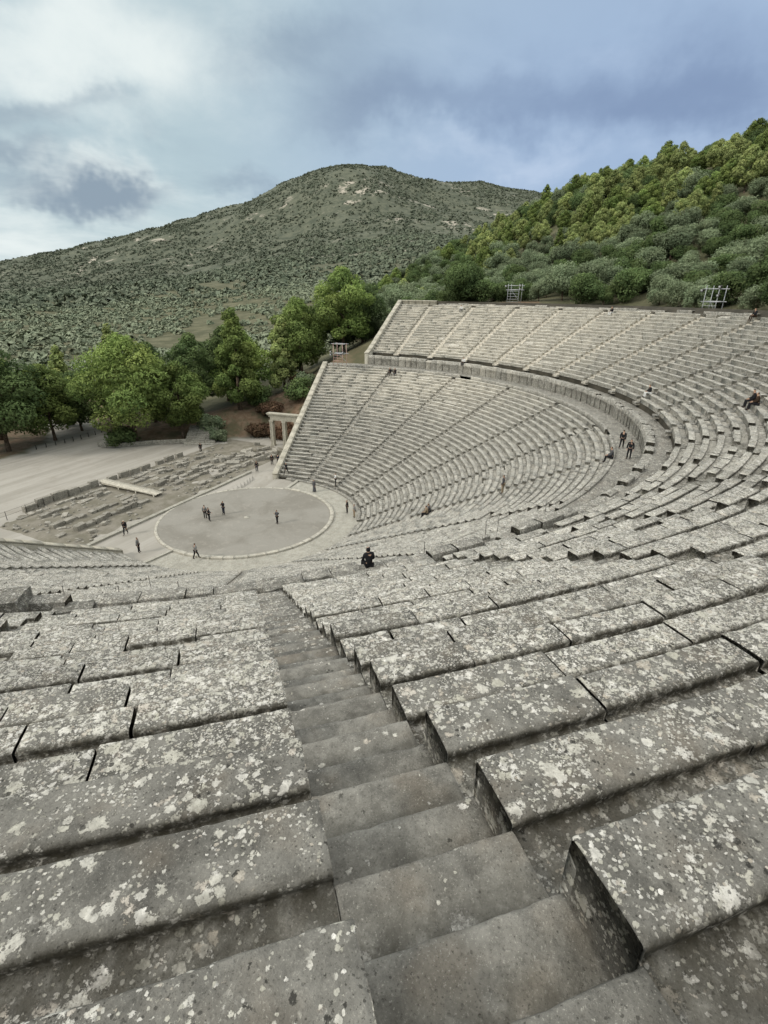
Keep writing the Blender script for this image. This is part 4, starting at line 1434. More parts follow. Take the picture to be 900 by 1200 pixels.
BUSH = [
    ('shrub', 'round dark shrub at the foot of the big rounded pine', (-15.4, -39.0), 3.4, 6.0, M_OAK),
    ('shrub', 'large dark round bush on the red bank above the gateway', (-40.2, -18.6), 4.6, 6.5, M_OAK),
    ('shrub', 'grey-green bush overgrowing the upper stone steps', (-27.0, -29.6), 3.2, 5.0, M_OLIVE),
    ('shrub', 'grey-green straggling bush right beside the stone steps', (-25.0, -26.0), 2.2, 3.4, M_OLIVE),
    ('shrub', 'dark shrub in the shade left of the tall conical pine', (-29.0, -36.5), 3.2, 6.5, M_OAK),
    ('shrub', 'dark shrub in the shade between conical pine and red bank', (-38.0, -27.0), 3.4, 6.5, M_OAK),
    ('shrub', 'rusty brown dry bush directly behind the gateway', (-31.5, -17.0), 3.0, 5.5, M_DRY),
    ('shrub', 'rusty brown dry bush left of the gateway', (-31.0, -22.0), 2.8, 5.0, M_DRY),
    ('shrub', 'dry brown bush low on the red bank by the end wall', (-36.5, -14.5), 2.6, 4.5, M_DRY),
    ('shrub', 'russet dry bush halfway up the red bank below the conical pine', (-36.0, -23.0), 2.4, 5.0, M_DRY),
    ('shrub', 'russet dry brush under the pair of pines near the scaffold', (-46.5, -22.5), 2.2, 5.5, M_DRY),
    ('shrub', 'dry reddish bush against the far end wall halfway up', (-41.0, -14.5), 2.2, 3.6, M_DRY),
    ('shrub', 'dull green shrub high on the red bank under the pines', (-44.0, -19.5), 2.6, 4.5, M_OLIVE),
]
for i, (nm, lab, (x, y), H, Wd, mat) in enumerate(BUSH):
    t = empty(nm, (x, y, gz(x, y) - 0.3))
    tag(t, lab, 'shrub')
    mb = MB()
    puffs = crown_mesh(mb, 'round', 80 + i, H, Wd, 3500, 0.20)
    mb.build('crown', mat, t)
    mb = MB()
    trunk_mesh(mb, H * 0.8, Wd, 80 + i, puffs, r0=0.12)
    mb.build('trunk', M_BARK, t)

# wooded hillside: variants, then copies
protos = {}
for key, kind, H, Wd, mats, nl, ls, cnt in (('pine', 'pine', 8.5, 6.2, (M_PINEY, M_PINE, M_PINEY), 6000, 0.20, 5), ('spire', 'spire', 9.5, 5.4, (M_PINEY, M_PINEY, M_PINE), 5600, 0.20, 3), ('olive', 'round', 5.2, 6.2, (M_OLIVE,), 5000, 0.165, 5), ('oak', 'round', 4.6, 5.6, (M_OAK,), 4800, 0.165, 4)):
    for v in range(cnt):
        mb = MB()
        puffs = crown_mesh(mb, kind, 200 + v * 7 + len(key), H, Wd, nl, ls)
        nm = {'pine': 'pine_tree', 'spire': 'pine_tree', 'olive': 'olive_tree', 'oak': 'evergreen_shrub'}[key]
        ncr = sum(len(f) for f in mb.f)
        trunk_mesh(mb, H, Wd, 300 + v, puffs, r0=0.16)
        o = mb.build(nm, mats[v % len(mats)])
        o.data.materials.append(M_BARK)
        mi = np.zeros(len(o.data.polygons), np.int32)
        mi[ncr:] = 1
        o.data.polygons.foreach_set('material_index', mi)
        protos.setdefault(key, []).append([o, False])


def plant(key, x, y, s, label, group, cat):
    ent = protos[key][random.randrange(len(protos[key]))]
    if ent[1]:
        o = ent[0].copy()
        COL.objects.link(o)
    else:
        o = ent[0]
        ent[1] = True
    o.location = (x, y, gz(x, y) - 0.25)
    o.rotation_euler = (0, 0, random.uniform(0, 6.28))
    o.scale = (s * random.uniform(.9, 1.1), s * random.uniform(.9, 1.1), s * random.uniform(.88, 1.15))
    tag(o, label, cat, group)
    return o


HL = {
    'pine': ('yellow-green pine growing among the trees high on the wooded hillside', 'pines on the wooded hill', 'pine tree'),
    'olive': ('grey-green olive tree on the lower hillside above the top seats', 'olive trees on the wooded hill', 'olive tree'),
    'oak': ('dark green evergreen shrub filling gaps on the wooded hillside', 'shrubs on the wooded hill', 'shrub'),
}
placed = []
cnts = {'pine': 0, 'olive': 0, 'oak': 0}
tries = 0
while tries < 14000 and sum(cnts.values()) < 760:
    tries += 1
    x, y = random.uniform(-200, -18), random.uniform(-75, 105)
    R, t = Pinv(np.array(x), np.array(y))
    d = math.hypot(x - CAM[0], y - CAM[1])
    az = math.degrees(math.atan2(x - CAM[0], y - CAM[1]))
    if R < 62.5 or az > -74 or az < -118 or d > 240:
        continue
    if x > -58 and y < 0:
        continue
    # up-slope position: 0 at the theatre, 1 on the ridge
    ridge_d = 178 + (-(az) - 80) * 2.3
    f = (d - 82) / (ridge_d - 82)
    if f > 1.12:
        continue
    nz = float(vnoise(np.array([x, y, 0.0]), 1 / 26.0, 90))
    left = sstep(100, 110, -az)
    pf = sstep(0.30, 0.58, f + nz * 0.22) * (1 - 0.8 * left)
    u = random.random()
    key = 'pine' if u < pf * 0.50 else ('oak' if random.random() < (0.26 + 0.25 * (nz < -0.2) + 0.35 * (f > 0.6) + 0.38 * (f < 0.22)) else 'olive')
    if cnts[key] >= 295:
        continue
    gap = {'pine': 3.4, 'olive': 3.4, 'oak': 2.9}[key]
    if any((x - a) ** 2 + (y - b) ** 2 < (0.5 * (gap + gg)) ** 2 for a, b, gg in placed):
        continue
    placed.append((x, y, gap))
    cnts[key] += 1
    lab, gr, cat = HL[key]
    kk = key if key != 'pine' else random.choice(['pine', 'pine', 'pine', 'spire'])
    plant(kk, x, y, random.uniform(0.66, 1.1) * (1.0 if key != 'pine' else random.uniform(0.75, 1.15) * (0.78 if f > 0.8 else 0.92)), lab, gr, cat)
plant('pine', -127.5, 63.5, 1.45, 'single taller pine with a bare stem rising above the ridge line', None, 'pine tree')
plant('spire', -155.5, 4.5, 0.9, 'lone slim pine on the skyline where the wooded ridge drops', None, 'pine tree')
for lst in protos.values():
    for o, used in lst:
        if not used:
            bpy.data.objects.remove(o)


# far olive groves and maquis: one mass each
def far_mass(name, label, n, rmin, rmax, azs, leafn, size, mat, dens, seed, lim_z=None, ls=0.5):
    rg = np.random.default_rng(seed)
    az = np.radians(rg.uniform(azs[0], azs[1], n * 4))
    u = rg.uniform(0, 1, n * 4)
    r = np.sqrt(rmin ** 2 + u * (rmax ** 2 - rmin ** 2)) if dens is None else rmin * (rmax / rmin) ** u
    x = CAM[0] + r * np.sin(az)
    y = CAM[1] + r * np.cos(az)
    p = np.stack([x, y, 0 * x], -1)
    keep = (vnoise(p, 1 / 60.0, seed) + 0.5 * vnoise(p, 1 / 18.0, seed + 1) + rg.uniform(-.5, .5, len(x))) > -0.25
    R, t = Pinv(x, y)
    azd = np.degrees(az)
    keep &= (R > 75) & (poly_sd(x, y, PLAZA) > 8)
    # leave the individually planted hillside alone
    rd = 178 + (-azd - 80) * 2.3
    keep &= ~((azd > -118) & (r < rd * 1.12))
    keep &= ~((x < -10) & (x > -60) & (y > -50))
    x, y, r, p = x[keep][:n], y[keep][:n], r[keep][:n], p[keep][:n]
    z = ground_z(x, y)
    s = size[0] * np.clip(1 + 0.35 * rg.normal(size=len(x)), 0.45, 1.9) * np.where(r > 700, size[1], 1.0)
    mb = MB()
    m = len(x)
    d = rg.normal(size=(m, leafn, 3))
    d /= np.linalg.norm(d, axis=2)[..., None]
    d[..., 2] = np.abs(d[..., 2]) * 0.95 - 0.12
    lob = 1 + 0.32 * np.sin(d[..., 0] * 3 + rg.uniform(0, 6, (m, 1))) * np.cos(d[..., 1] * 4 + rg.uniform(0, 6, (m, 1)))
    c = np.stack([x, y, z], -1)[:, None] + d * (s[:, None] * lob * rg.uniform(0.75, 1.0, (m, leafn)))[..., None] * np.array([1, 1, 0.85]) + np.array([0, 0, 0.2])
    nr = d * 0.8 + 0.35 * rg.normal(size=d.shape) + np.array([0.1, -0.1, 0.25])
    nr /= np.linalg.norm(nr, axis=2)[..., None]
    V, F = leaf_quads(c.reshape(-1, 3), nr.reshape(-1, 3), (s[:, None] * ls * rg.uniform(0.7, 1.25, (m, leafn))).ravel(), 0.8, rg)
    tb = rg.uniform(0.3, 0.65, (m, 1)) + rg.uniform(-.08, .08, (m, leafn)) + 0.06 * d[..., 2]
    hu = np.broadcast_to(rg.uniform(0.2, 0.8, (m, 1)), (m, leafn))
    col = np.repeat(np.stack([np.clip(tb, 0, 1).ravel(), hu.ravel(), hu.ravel()], -1), 4, axis=0)
    mb.add(V, [F], col)
    o = mb.build(name, mat)
    return tag(o, label, 'woodland', kind='stuff')


far_mass('olive_grove_foliage', 'endless grey-green olive groves spreading over the plain beyond the pines', 6800, 105, 480, (-172, -100), 52, (1.75, 1.0), M_GROVE, None, 401, ls=0.34)
far_mass('plain_foliage', 'distant olive groves and fields below the mountain', 7500, 420, 1000, (-168, -95), 24, (2.7, 1.0), M_SCRUB, None, 402, ls=0.62)
far_mass('mountain_scrub_foliage', 'dark scrub speckled over the bare mountain slopes', 30000, 700, 2100, (-160, -92), 8, (1.9, 1.15), M_MAQUIS, None, 403, ls=0.75)
# ------------------------------------------------------------------ people
def skin_mesh(verts, edges, radii, sub=1):
    me = bpy.data.meshes.new('body')
    me.from_pydata([Vector(v) for v in verts], edges, [])
    o = bpy.data.objects.new('body_tmp', me)
    COL.objects.link(o)
    md = o.modifiers.new('s', 'SKIN')
    md.use_smooth_shade = True
    for sv, r in zip(me.skin_vertices[0].data, radii):
        sv.radius = (r, r) if isinstance(r, float) else r
    me.skin_vertices[0].data[0].use_root = True
    ss = o.modifiers.new('d', 'SUBSURF')
    ss.levels = ss.render_levels = sub
    dg = bpy.context.evaluated_depsgraph_get()
    dg.update()
    out = bpy.data.meshes.new_from_object(o.evaluated_get(dg))
    bpy.data.objects.remove(o)
    return out


def pose_joints(pose):
    """joint positions of a 1.74 m adult facing +Y, feet at z=0 (seat at z=0 when sitting)"""
    J = {}
    if pose.startswith('sit'):
        J['pelvis'] = (0, 0.02, 0.10)
        lean = 0.10
        J['waist'] = (0, 0.0 + lean * 0.3, 0.28)
        J['chest'] = (0, 0.0 + lean * 0.8, 0.50)
        J['neck'] = (0, lean * 1.2, 0.66)
        J['head'] = (0, lean * 1.6, 0.78)
        J['crown'] = (0, lean * 1.5, 0.90)
        for s, n in ((-1, 'l'), (1, 'r')):
            J['hip' + n] = (s * 0.10, 0.06, 0.09)
            J['knee' + n] = (s * 0.14, 0.48, 0.13)
            J['ankle' + n] = (s * 0.13, 0.50, -0.33)
            J['toe' + n] = (s * 0.14, 0.66, -0.36)
            J['shoulder' + n] = (s * 0.19, lean * 0.9, 0.58)
            J['elbow' + n] = (s * 0.25, 0.12, 0.32)
            J['wrist' + n] = (s * 0.12, 0.36, 0.24)
            J['palm' + n] = (s * 0.10, 0.44, 0.21)
        return J
    J['pelvis'] = (0, 0, 0.95)
    J['waist'] = (0, 0.01, 1.10)
    J['chest'] = (0, 0, 1.30)
    J['neck'] = (0, 0.0, 1.48)
    J['head'] = (0, 0.03, 1.60)
    J['crown'] = (0, 0.02, 1.71)
    st = {'walk': 0.26, 'stride': 0.34}.get(pose, 0.0)
    for s, n in ((-1, 'l'), (1, 'r')):
        f = s * st
        w = 0.10 if st else 0.12
        J['hip' + n] = (s * 0.095, 0, 0.90)
        J['knee' + n] = (s * w, f * 0.55 + 0.03, 0.49)
        J['ankle' + n] = (s * w, f - (0.05 if f < 0 else 0), 0.09 if f >= 0 else 0.13)
        J['toe' + n] = (s * (w + 0.03), f + 0.15, 0.03)
        J['shoulder' + n] = (s * 0.19, 0, 1.41)
        a = -f * 0.8
        J['elbow' + n] = (s * 0.25, a * 0.5 - 0.02, 1.13)
        J['wrist' + n] = (s * 0.25, a + 0.05, 0.90)
        J['palm' + n] = (s * 0.25, a + 0.07, 0.82)
    if pose == 'phone':                       # both forearms raised in front
        for s, n in ((-1, 'l'), (1, 'r')):
            J['elbow' + n] = (s * 0.22, 0.10, 1.16)
            J['wrist' + n] = (s * 0.09, 0.30, 1.32)
            J['palm' + n] = (s * 0.05, 0.33, 1.39)
    if pose == 'hip':                         # one hand on the hip
        J['elbowl'] = (-0.38, -0.08, 1.16)
        J['wristl'] = (-0.20, 0.05, 1.00)
        J['palml'] = (-0.15, 0.09, 0.98)
    if pose == 'reach':                       # arms held out
        J['elbowl'] = (-0.42, 0.08, 1.26)
        J['wristl'] = (-0.58, 0.24, 1.18)
        J['palml'] = (-0.63, 0.29, 1.17)
        J['elbowr'] = (0.42, 0.05, 1.24)
        J['wristr'] = (0.60, 0.16, 1.22)
        J['palmr'] = (0.66, 0.19, 1.22)
    return J


BODY_R = dict(pelvis=(.15, .11), waist=(.13, .095), chest=(.155, .105), neck=.055, head=(.075, .092), crown=(.055, .065), hip=.085, knee=.055, ankle=.036, toe=.03, shoulder=.06, elbow=.042, wrist=.028, palm=(.036, .018))
_pcache = {}


def part_mesh(pose, part):
    key = (pose, part)
    if key in _pcache:
        return _pcache[key]
    J = pose_joints(pose)
    sit = pose.startswith('sit')

    def chain(names, edges, grow, over={}):
        idx = {k: i for i, k in enumerate(names)}
        rad = []
        for k in names:
            b = k[:-1] if k[-1] in 'lr' and k[:-1] in BODY_R else k
            r = over.get(b, BODY_R[b])
            rad.append(tuple(q + grow for q in r) if isinstance(r, tuple) else float(r + grow))
        return skin_mesh([J[k] for k in names], [(idx[a], idx[b]) for a, b in edges], rad)

    spine = ['pelvis', 'waist', 'chest', 'neck', 'head', 'crown']
    arms = [k + n for n in 'lr' for k in ('shoulder', 'elbow', 'wrist', 'palm')]
    legs = [k + n for n in 'lr' for k in ('hip', 'knee', 'ankle', 'toe')]
    if part == 'body':
        e = list(zip(spine[:-1], spine[1:]))
        for n in 'lr':
            e += [('chest', 'shoulder' + n), ('shoulder' + n, 'elbow' + n), ('elbow' + n, 'wrist' + n), ('wrist' + n, 'palm' + n), ('pelvis', 'hip' + n), ('hip' + n, 'knee' + n), ('knee' + n, 'ankle' + n), ('ankle' + n, 'toe' + n)]
        me = chain(spine + arms + legs, e, 0.0)
        # fingers, thumb, nose and ears join the same mesh
        mb = MB()
        for n, s in (('l', -1), ('r', 1)):
            w, p = np.array(J['wrist' + n]), np.array(J['palm' + n])
            d = (p - w) / (np.linalg.norm(p - w) + 1e-9)
            sd = np.cross(d, [0, 1.0, 0.3])
            sd /= np.linalg.norm(sd) + 1e-9
            cu = np.cross(sd, d)
            for k, L in enumerate((0.062, 0.074, 0.070, 0.055)):
                a = p + d * 0.02 + sd * (k - 1.5) * 0.020
                b = a + d * L * 0.55
                c = b + (d * 0.7 + cu * 0.6) * L * 0.5
                mb.tube(a, b, 0.0095, 0.0085, 6)
                mb.tube(b, c, 0.0085, 0.006, 6)
            a = p - d * 0.03 - sd * 0.03
            mb.tube(a, a + (d * 0.6 - sd * 0.7) * 0.035, 0.011, 0.009, 6)
            mb.tube(a + (d * 0.6 - sd * 0.7) * 0.035, a + (d * 1.4 - sd * 0.9) * 0.04, 0.009, 0.007, 6)
        h = np.array(J['head'])
        mb.tube(h + [0, 0.085, 0.02], h + [0, 0.112, -0.02], 0.009, 0.016, 6)
        for s in (-1, 1):
            mb.tube(h + [s * 0.072, -0.005, -0.025], h + [s * 0.085, -0.012, 0.025], 0.014, 0.018, 6)
        v = np.concatenate(mb.v)
        off = len(me.vertices)
        vs = [tuple(q.co) for q in me.vertices] + [tuple(q) for q in v]
        fs = [tuple(q.vertices) for q in me.polygons] + [tuple(int(i) + off for i in f) for fa in mb.f for f in fa]
        me2 = bpy.data.meshes.new('body')
        me2.from_pydata(vs, [], fs)
        me = me2
    elif part == 'jacket':
        names = ['pelvis', 'waist', 'chest', 'neck'] + [k + n for n in 'lr' for k in ('shoulder', 'elbow', 'wrist')]
        e = [('pelvis', 'waist'), ('waist', 'chest'), ('chest', 'neck')]
        for n in 'lr':
            e += [('chest', 'shoulder' + n), ('shoulder' + n, 'elbow' + n), ('elbow' + n, 'wrist' + n)]
        me = chain(names, e, 0.024, dict(neck=.045, wrist=.032))
    elif part == 'trousers':
        names = ['pelvis'] + [k + n for n in 'lr' for k in ('hip', 'knee', 'ankle')]
        e = []
        for n in 'lr':
            e += [('pelvis', 'hip' + n), ('hip' + n, 'knee' + n), ('knee' + n, 'ankle' + n)]
        me = chain(names, e, 0.017, dict(pelvis=(.14, .10), ankle=.05))
    elif part.startswith('shoe'):
        n = part[-1]
        me = skin_mesh([J['ankle' + n], J['toe' + n]], [(0, 1)], [.05, .044])
    elif part in ('hair', 'hood', 'hat'):
        h = Vector(J['head'])
        if part == 'hair':
            pts = [h + Vector((0, -0.045, -0.02)), h + Vector((0, -0.03, 0.05)), h + Vector((0, 0.02, 0.09))]
            me = skin_mesh(pts, [(0, 1), (1, 2)], [(.072, .06), (.086, .085), (.072, .07)])
        elif part == 'hood':
            pts = [h + Vector((0, -0.05, -0.12)), h + Vector((0, -0.035, 0.02)), h + Vector((0, 0.0, 0.10))]
            me = skin_mesh(pts, [(0, 1), (1, 2)], [(.10, .08), (.108, .10), (.08, .08)])
        else:
            pts = [h + Vector((0, 0.0, 0.05)), h + Vector((0, 0.0, 0.12))]
            me = skin_mesh(pts, [(0, 1)], [(.10, .11), (.085, .09)])
    elif part == 'long_coat':
        mb = MB()
        n = 16
        t = np.arange(n) * 2 * math.pi / n
        lv = [(0.06, .25, .22), (0.5, .22, .18), (0.95, .19, .145), (1.12, .165, .125), (1.32, .19, .13), (1.44, .13, .09), (1.50, .065, .065)]
        V = np.concatenate([np.stack([a * np.cos(t) * (1 + .05 * np.sin(5 * t)), b * np.sin(t) * (1 + .05 * np.sin(5 * t)), np.full(n, z)], -1) for z, a, b in lv])
        i = np.arange(n)
        j = (i + 1) % n
        fs = [np.stack([i, j, j + n, i + n], -1) + k * n for k in range(len(lv) - 1)]
        me = bpy.data.meshes.new('long_coat')
        me.from_pydata([tuple(q) for q in V], [], [tuple(int(q) for q in f) for fa in fs for f in fa])
    elif part == 'backpack':
        c, ch = Vector(J['chest']), Vector(J['waist'])
        me = skin_mesh([ch + Vector((0, -0.19, 0)), c + Vector((0, -0.19, 0.06))], [(0, 1)], [(.14, .075), (.13, .065)])
    me.polygons.foreach_set('use_smooth', np.ones(len(me.polygons), bool))
    me.name = part
    me.materials.append(None)
    _pcache[key] = me
    return me


_cm = {}


def cloth(c):
    if c not in _cm:
        _cm[c] = plain('cloth_%02d' % len(_cm), c, 0.9, 0, 0.25, 14)
    return _cm[c]


SKIN_M = plain('skin', (0.42, 0.27, 0.19), 0.6, 0, 0.08)
BLACK, NAVY, GREY, MID, WHITE, TAN, DENIM, BROWN = (.014, .014, .016), (.018, .022, .035), (.17, .17, .165), (.075, .075, .08), (.60, .60, .58), (.24, .19, .13), (.05, .07, .12), (.035, .022, .014)


def person(loc, face, pose, top, low, label, hair=BROWN, shoes=BLACK, extra=None, scale=1.0, head='hair', group=None):
    t = empty('person', loc, math.radians(-face))
    t.scale = (scale,) * 3
    tag(t, label, 'person', group)
    spec = [('body', None), ('trousers', cloth(low)), ('jacket', cloth(top)), ('shoe_l', cloth(shoes)), ('shoe_r', cloth(shoes)), (head, cloth(top if head == 'hood' else hair))]
    if extra == 'long_coat':
        spec[2] = ('jacket', cloth(top))
        spec.append(('long_coat', cloth(top)))
    elif extra:
        spec.append((extra, cloth(MID)))
    for part, m in spec:
        o = bpy.data.objects.new(part.split('_')[0] if part.startswith('shoe') else part, part_mesh(pose, part))
        COL.objects.link(o)
        o.parent = t
        o.material_slots[0].link = 'OBJECT'
        o.material_slots[0].material = m or SKIN_M
    return t


def lowseat(j, th, dz=0.0):
    """sitting on row j of the lower tier"""
    return P(LOW_R0 + LOW_TR * j + 0.16, th, LOW_Z0 + LOW_RS * j + dz)


def upseat(j, th, dz=0.0):
    return P(up_R[j] + 0.16, th, up_Z[j] + dz)


def inward(th):
    return th + 180.0          # compass bearing of the stage from that seat


G0 = 0.035
GROUND = [
    ((2.4, -4.1, G0), 250, 'stand', GREY, BLACK, 'person in grey top standing at the left of the pair inside the orchestra circle', BROWN, None),
    ((2.75, -3.2, G0), 300, 'reach', BLACK, BLACK, 'person in black leaning close to the grey-topped one inside the circle', BLACK, None),
    ((0.5, -3.0, G0), 100, 'phone', BLACK, NAVY, 'person in black standing alone near the centre stone holding a phone', BROWN, None),
    ((-0.1, 4.3, G0), 120, 'phone', MID, BLACK, 'person in dark jacket standing alone in the right half of the circle', BROWN, 'backpack'),
    ((10.5, 2.2, 0.15), 280, 'walk', GREY, BLACK, 'person in grey jacket stepping over the near stone ring', BROWN, None),
    ((11.8, -4.2, 0.0), 330, 'hip', GREY, BLACK, 'person in grey jacket with hand on hip outside the ring', BROWN, None),
    ((9.4, -8.9, 0.0), 60, 'walk', BLACK, BLACK, 'person with pale cap in black walking beside the stage kerb', (.5, .5, .46), None),
    ((-14.0, -9.3, 0.0), 70, 'stand', BLACK, NAVY, 'person in dark clothes standing at the gateway end of the stage kerb', BLACK, None),
    ((-17.7, -9.3, 0.0), 250, 'stand', BLACK, BLACK, 'left person of the dark-clad pair walking up to the gateway', BROWN, None),
    ((-18.2, -8.5, 0.0), 260, 'walk', NAVY, BLACK, 'right person of the dark-clad pair walking up to the gateway', BLACK, None),
    ((-20.6, -8.9, 0.0), 90, 'stand', BLACK, NAVY, 'dark-clad person half hidden behind the foot of the far end wall', BLACK, None),
    ((-17.8, -23.6, 0.0), 200, 'stand', BLACK, BLACK, 'person in black standing on the path before the stone steps', BLACK, None),
    ((-10.8, 2.6, 0.0), 110, 'stand', MID, MID, 'person in long grey coat standing on the gutter pavement', GREY, 'long_coat'),
    ((-6.4, 10.0, 0.0), 130, 'stand', BLACK, BLACK, 'person in black standing at the foot of the curved lower rows', BROWN, None),
    ((-5.6, 11.4, 0.0), 130, 'stand', GREY, TAN, 'person in pale grey clothes at the foot of the rows beside a black figure', BROWN, None),
]
for loc, face, pose, top, low, lab, hair, extra in GROUND:
    person(loc, face, pose, top, low, lab, hair, extra=extra)
person(lowseat(0, -99) + np.array([0, 0, 0.0]), 110, 'stride', BLACK, BLACK, 'person in black striding along the first row beside the far end wall')
person(lowseat(0, -70), 150, 'reach', WHITE, BLACK, 'person in white top and black trousers with arms out on the first row')
person(P(40.25, 42.7, Z_PAR + 0.02), inward(42.7), 'sit', BLACK, BLACK, 'large dark hooded figure sitting on the parapet, seen from behind', head='hood', scale=0.93)
person(lowseat(13, 1.0), inward(1), 'sit', MID, NAVY, 'left one of two people sitting close together in the lower rows')
person(lowseat(13, 2.6), inward(2.6), 'sit', TAN, BLACK, 'right one of two people sitting close together in the lower rows')
person(lowseat(23, 3.1), inward(3), 'stand', MID, TAN, 'person standing alone halfway up the lower rows in dull clothes')
person(P(38.4, -3.0, Z_WALK + 0.03), 280, 'walk', BLACK, BLACK, 'person in black walking along the curved walkway, the farther of two', scale=0.9)
person(P(38.95, 1.4, Z_WALK + 0.03), 100, 'stand', BLACK, BLACK, 'person in black standing against the parapet in the curved walkway', scale=0.9)
person(P(37.85, 2.6, 13.04), inward(2.6), 'sit', MID, BLACK, 'person sitting on the walkway edge beside two black-clad walkers')
person(upseat(1, -19.2), inward(-19.2), 'sit', BLACK, WHITE, 'person in black top and white trousers sitting alone in the lower upper-tier rows')
person(upseat(6, -1.6), inward(-1.6), 'sit', BLACK, BLACK, 'person in black with a cap sitting near the right edge of the upper rows', head='hat', hair=BLACK, scale=1.05)
person(upseat(6, -0.2), inward(-0.2), 'sit', BROWN, BLACK, 'person in brown sitting beside the black-capped one in the upper rows')
person(P(40.2, -69.1, Z_PAR), inward(-69), 'sit', WHITE, BLACK, 'person in white top sitting on the far walkway wall')
person(lowseat(33, -85.6), inward(-85), 'sit', BLACK, BLACK, 'left one of two people in black sitting at the top of the far lower rows')
person(lowseat(33, -84.2), inward(-84), 'sit', BLACK, NAVY, 'right one of two people in black sitting at the top of the far lower rows')
person(upseat(17, -80.5), inward(-80), 'sit', WHITE, GREY, 'person in white sitting high up near the far top corner')
person(upseat(18, -51.6), inward(-51), 'sit', BLACK, WHITE, 'person in black and white sitting on the top row below the grey scaffold side')
person(upseat(19, -28.6), inward(-28), 'sit', BLACK, BROWN, 'dark figure sitting on the top row near the steel scaffold')
# ------------------------------------------------------------------ camera, light, sky
yaw, pit, rol = [k * D2R for k in (YAW, PITCH, ROLL)]
fw = np.array([math.sin(yaw) * math.cos(pit), math.cos(yaw) * math.cos(pit), math.sin(pit)])
rt = np.array([math.cos(yaw), -math.sin(yaw), 0])
up = np.cross(rt, fw)
rt, up = math.cos(rol) * rt + math.sin(rol) * up, -math.sin(rol) * rt + math.cos(rol) * up
cam = bpy.data.cameras.new('camera')
co_ = bpy.data.objects.new('camera', cam)
COL.objects.link(co_)
co_.matrix_world = Matrix(((rt[0], up[0], -fw[0], CAM[0]), (rt[1], up[1], -fw[1], CAM[1]), (rt[2], up[2], -fw[2], CAM[2]), (0, 0, 0, 1)))
cam.sensor_fit = 'HORIZONTAL'
cam.sensor_width = 27
cam.lens = 594.248 / 900 * 27
cam.clip_start = 0.05
cam.clip_end = 20000
SC.camera = co_

SUN_AZ, SUN_EL = 128.0, 32.0
sd_ = Vector((math.sin(SUN_AZ * D2R) * math.cos(SUN_EL * D2R), math.cos(SUN_AZ * D2R) * math.cos(SUN_EL * D2R), math.sin(SUN_EL * D2R)))
sun = bpy.data.lights.new('sun', 'SUN')
sun.energy = 2.1
sun.angle = math.radians(10)
sun.color = (1.0, 0.94, 0.85)
so = bpy.data.objects.new('sun', sun)
COL.objects.link(so)
so.rotation_euler = sd_.to_track_quat('Z', 'Y').to_euler()
so.location = (0, 0, 80)

world = bpy.data.worlds.new('World')
SC.world = world
world.use_nodes = True
g = NT(world.node_tree)
wout = g.n('ShaderNodeOutputWorld')
bg = g.n('ShaderNodeBackground')
bg.inputs['Strength'].default_value = 0.108
g.l(bg.outputs[0], wout.inputs[0])
sky = g.n('ShaderNodeTexSky', sky_type='NISHITA', sun_disc=False, sun_elevation=math.radians(SUN_EL), sun_rotation=math.radians(SUN_AZ), air_density=1.0, dust_density=1.2, ozone_density=1.5)
dirv = g.n('ShaderNodeTexCoord').outputs['Generated']
sep = g.n('ShaderNodeSeparateXYZ')
g.l(dirv, sep.inputs[0])
# cloud deck seen in perspective
den = g.math('ADD', g.math('MAXIMUM', sep.outputs[2], 0.0), 0.16)
cx = g.math('DIVIDE', sep.outputs[0], den)
cy = g.math('DIVIDE', sep.outputs[1], den)
cmb = g.n('ShaderNodeCombineXYZ')
g.l(cx, cmb.inputs[0])
g.l(cy, cmb.inputs[1])
nA = g.noise(cmb.outputs[0], 0.55, 7, 0.56, 0.5)
nB = g.noise(cmb.outputs[0], 1.7, 6, 0.58, 0.3)
wv = g.n('ShaderNodeVectorMath', operation='SUBTRACT')
nW = g.noise(dirv, 5.0, 5, 0.6)
g.l(nW.outputs['Color'], wv.inputs[0])
wv.inputs[1].default_value = (0.5, 0.5, 0.5)
wsc = g.n('ShaderNodeVectorMath', operation='SCALE')
g.l(wv.outputs[0], wsc.inputs[0])
wsc.inputs['Scale'].default_value = 0.22
wd = g.n('ShaderNodeVectorMath', operation='ADD')
g.l(dirv, wd.inputs[0])
g.l(wsc.outputs[0], wd.inputs[1])


def sky_blob(az, el, wa, we, amp):
    """a cloud bank around one compass direction (degrees)"""
    a, e = az * D2R, el * D2R
    c = Vector((math.sin(a) * math.cos(e), math.cos(a) * math.cos(e), math.sin(e)))
    r_ = Vector((math.cos(a), -math.sin(a), 0))
    u_ = r_.cross(c).normalized()
    if u_.z < 0:
        u_ = -u_
    sb = g.n('ShaderNodeVectorMath', operation='SUBTRACT')
    g.l(wd.outputs[0], sb.inputs[0])
    sb.inputs[1].default_value = c
    tot = None
    for ax, wid in ((r_, wa), (u_, we)):
        dt = g.n('ShaderNodeVectorMath', operation='DOT_PRODUCT')
        g.l(sb.outputs[0], dt.inputs[0])
        dt.inputs[1].default_value = ax / math.sin(wid * D2R)
        s2 = g.math('MULTIPLY', dt.outputs['Value'], dt.outputs['Value'])
        tot = s2 if tot is None else g.math('ADD', tot, s2)
    ex = g.math('EXPONENT', g.math('MULTIPLY', tot, -1.0))
    return g.math('MULTIPLY', ex, amp)


def total(lst):
    r = lst[0]
    for k in lst[1:]:
        r = g.math('ADD', r, k)
    return r


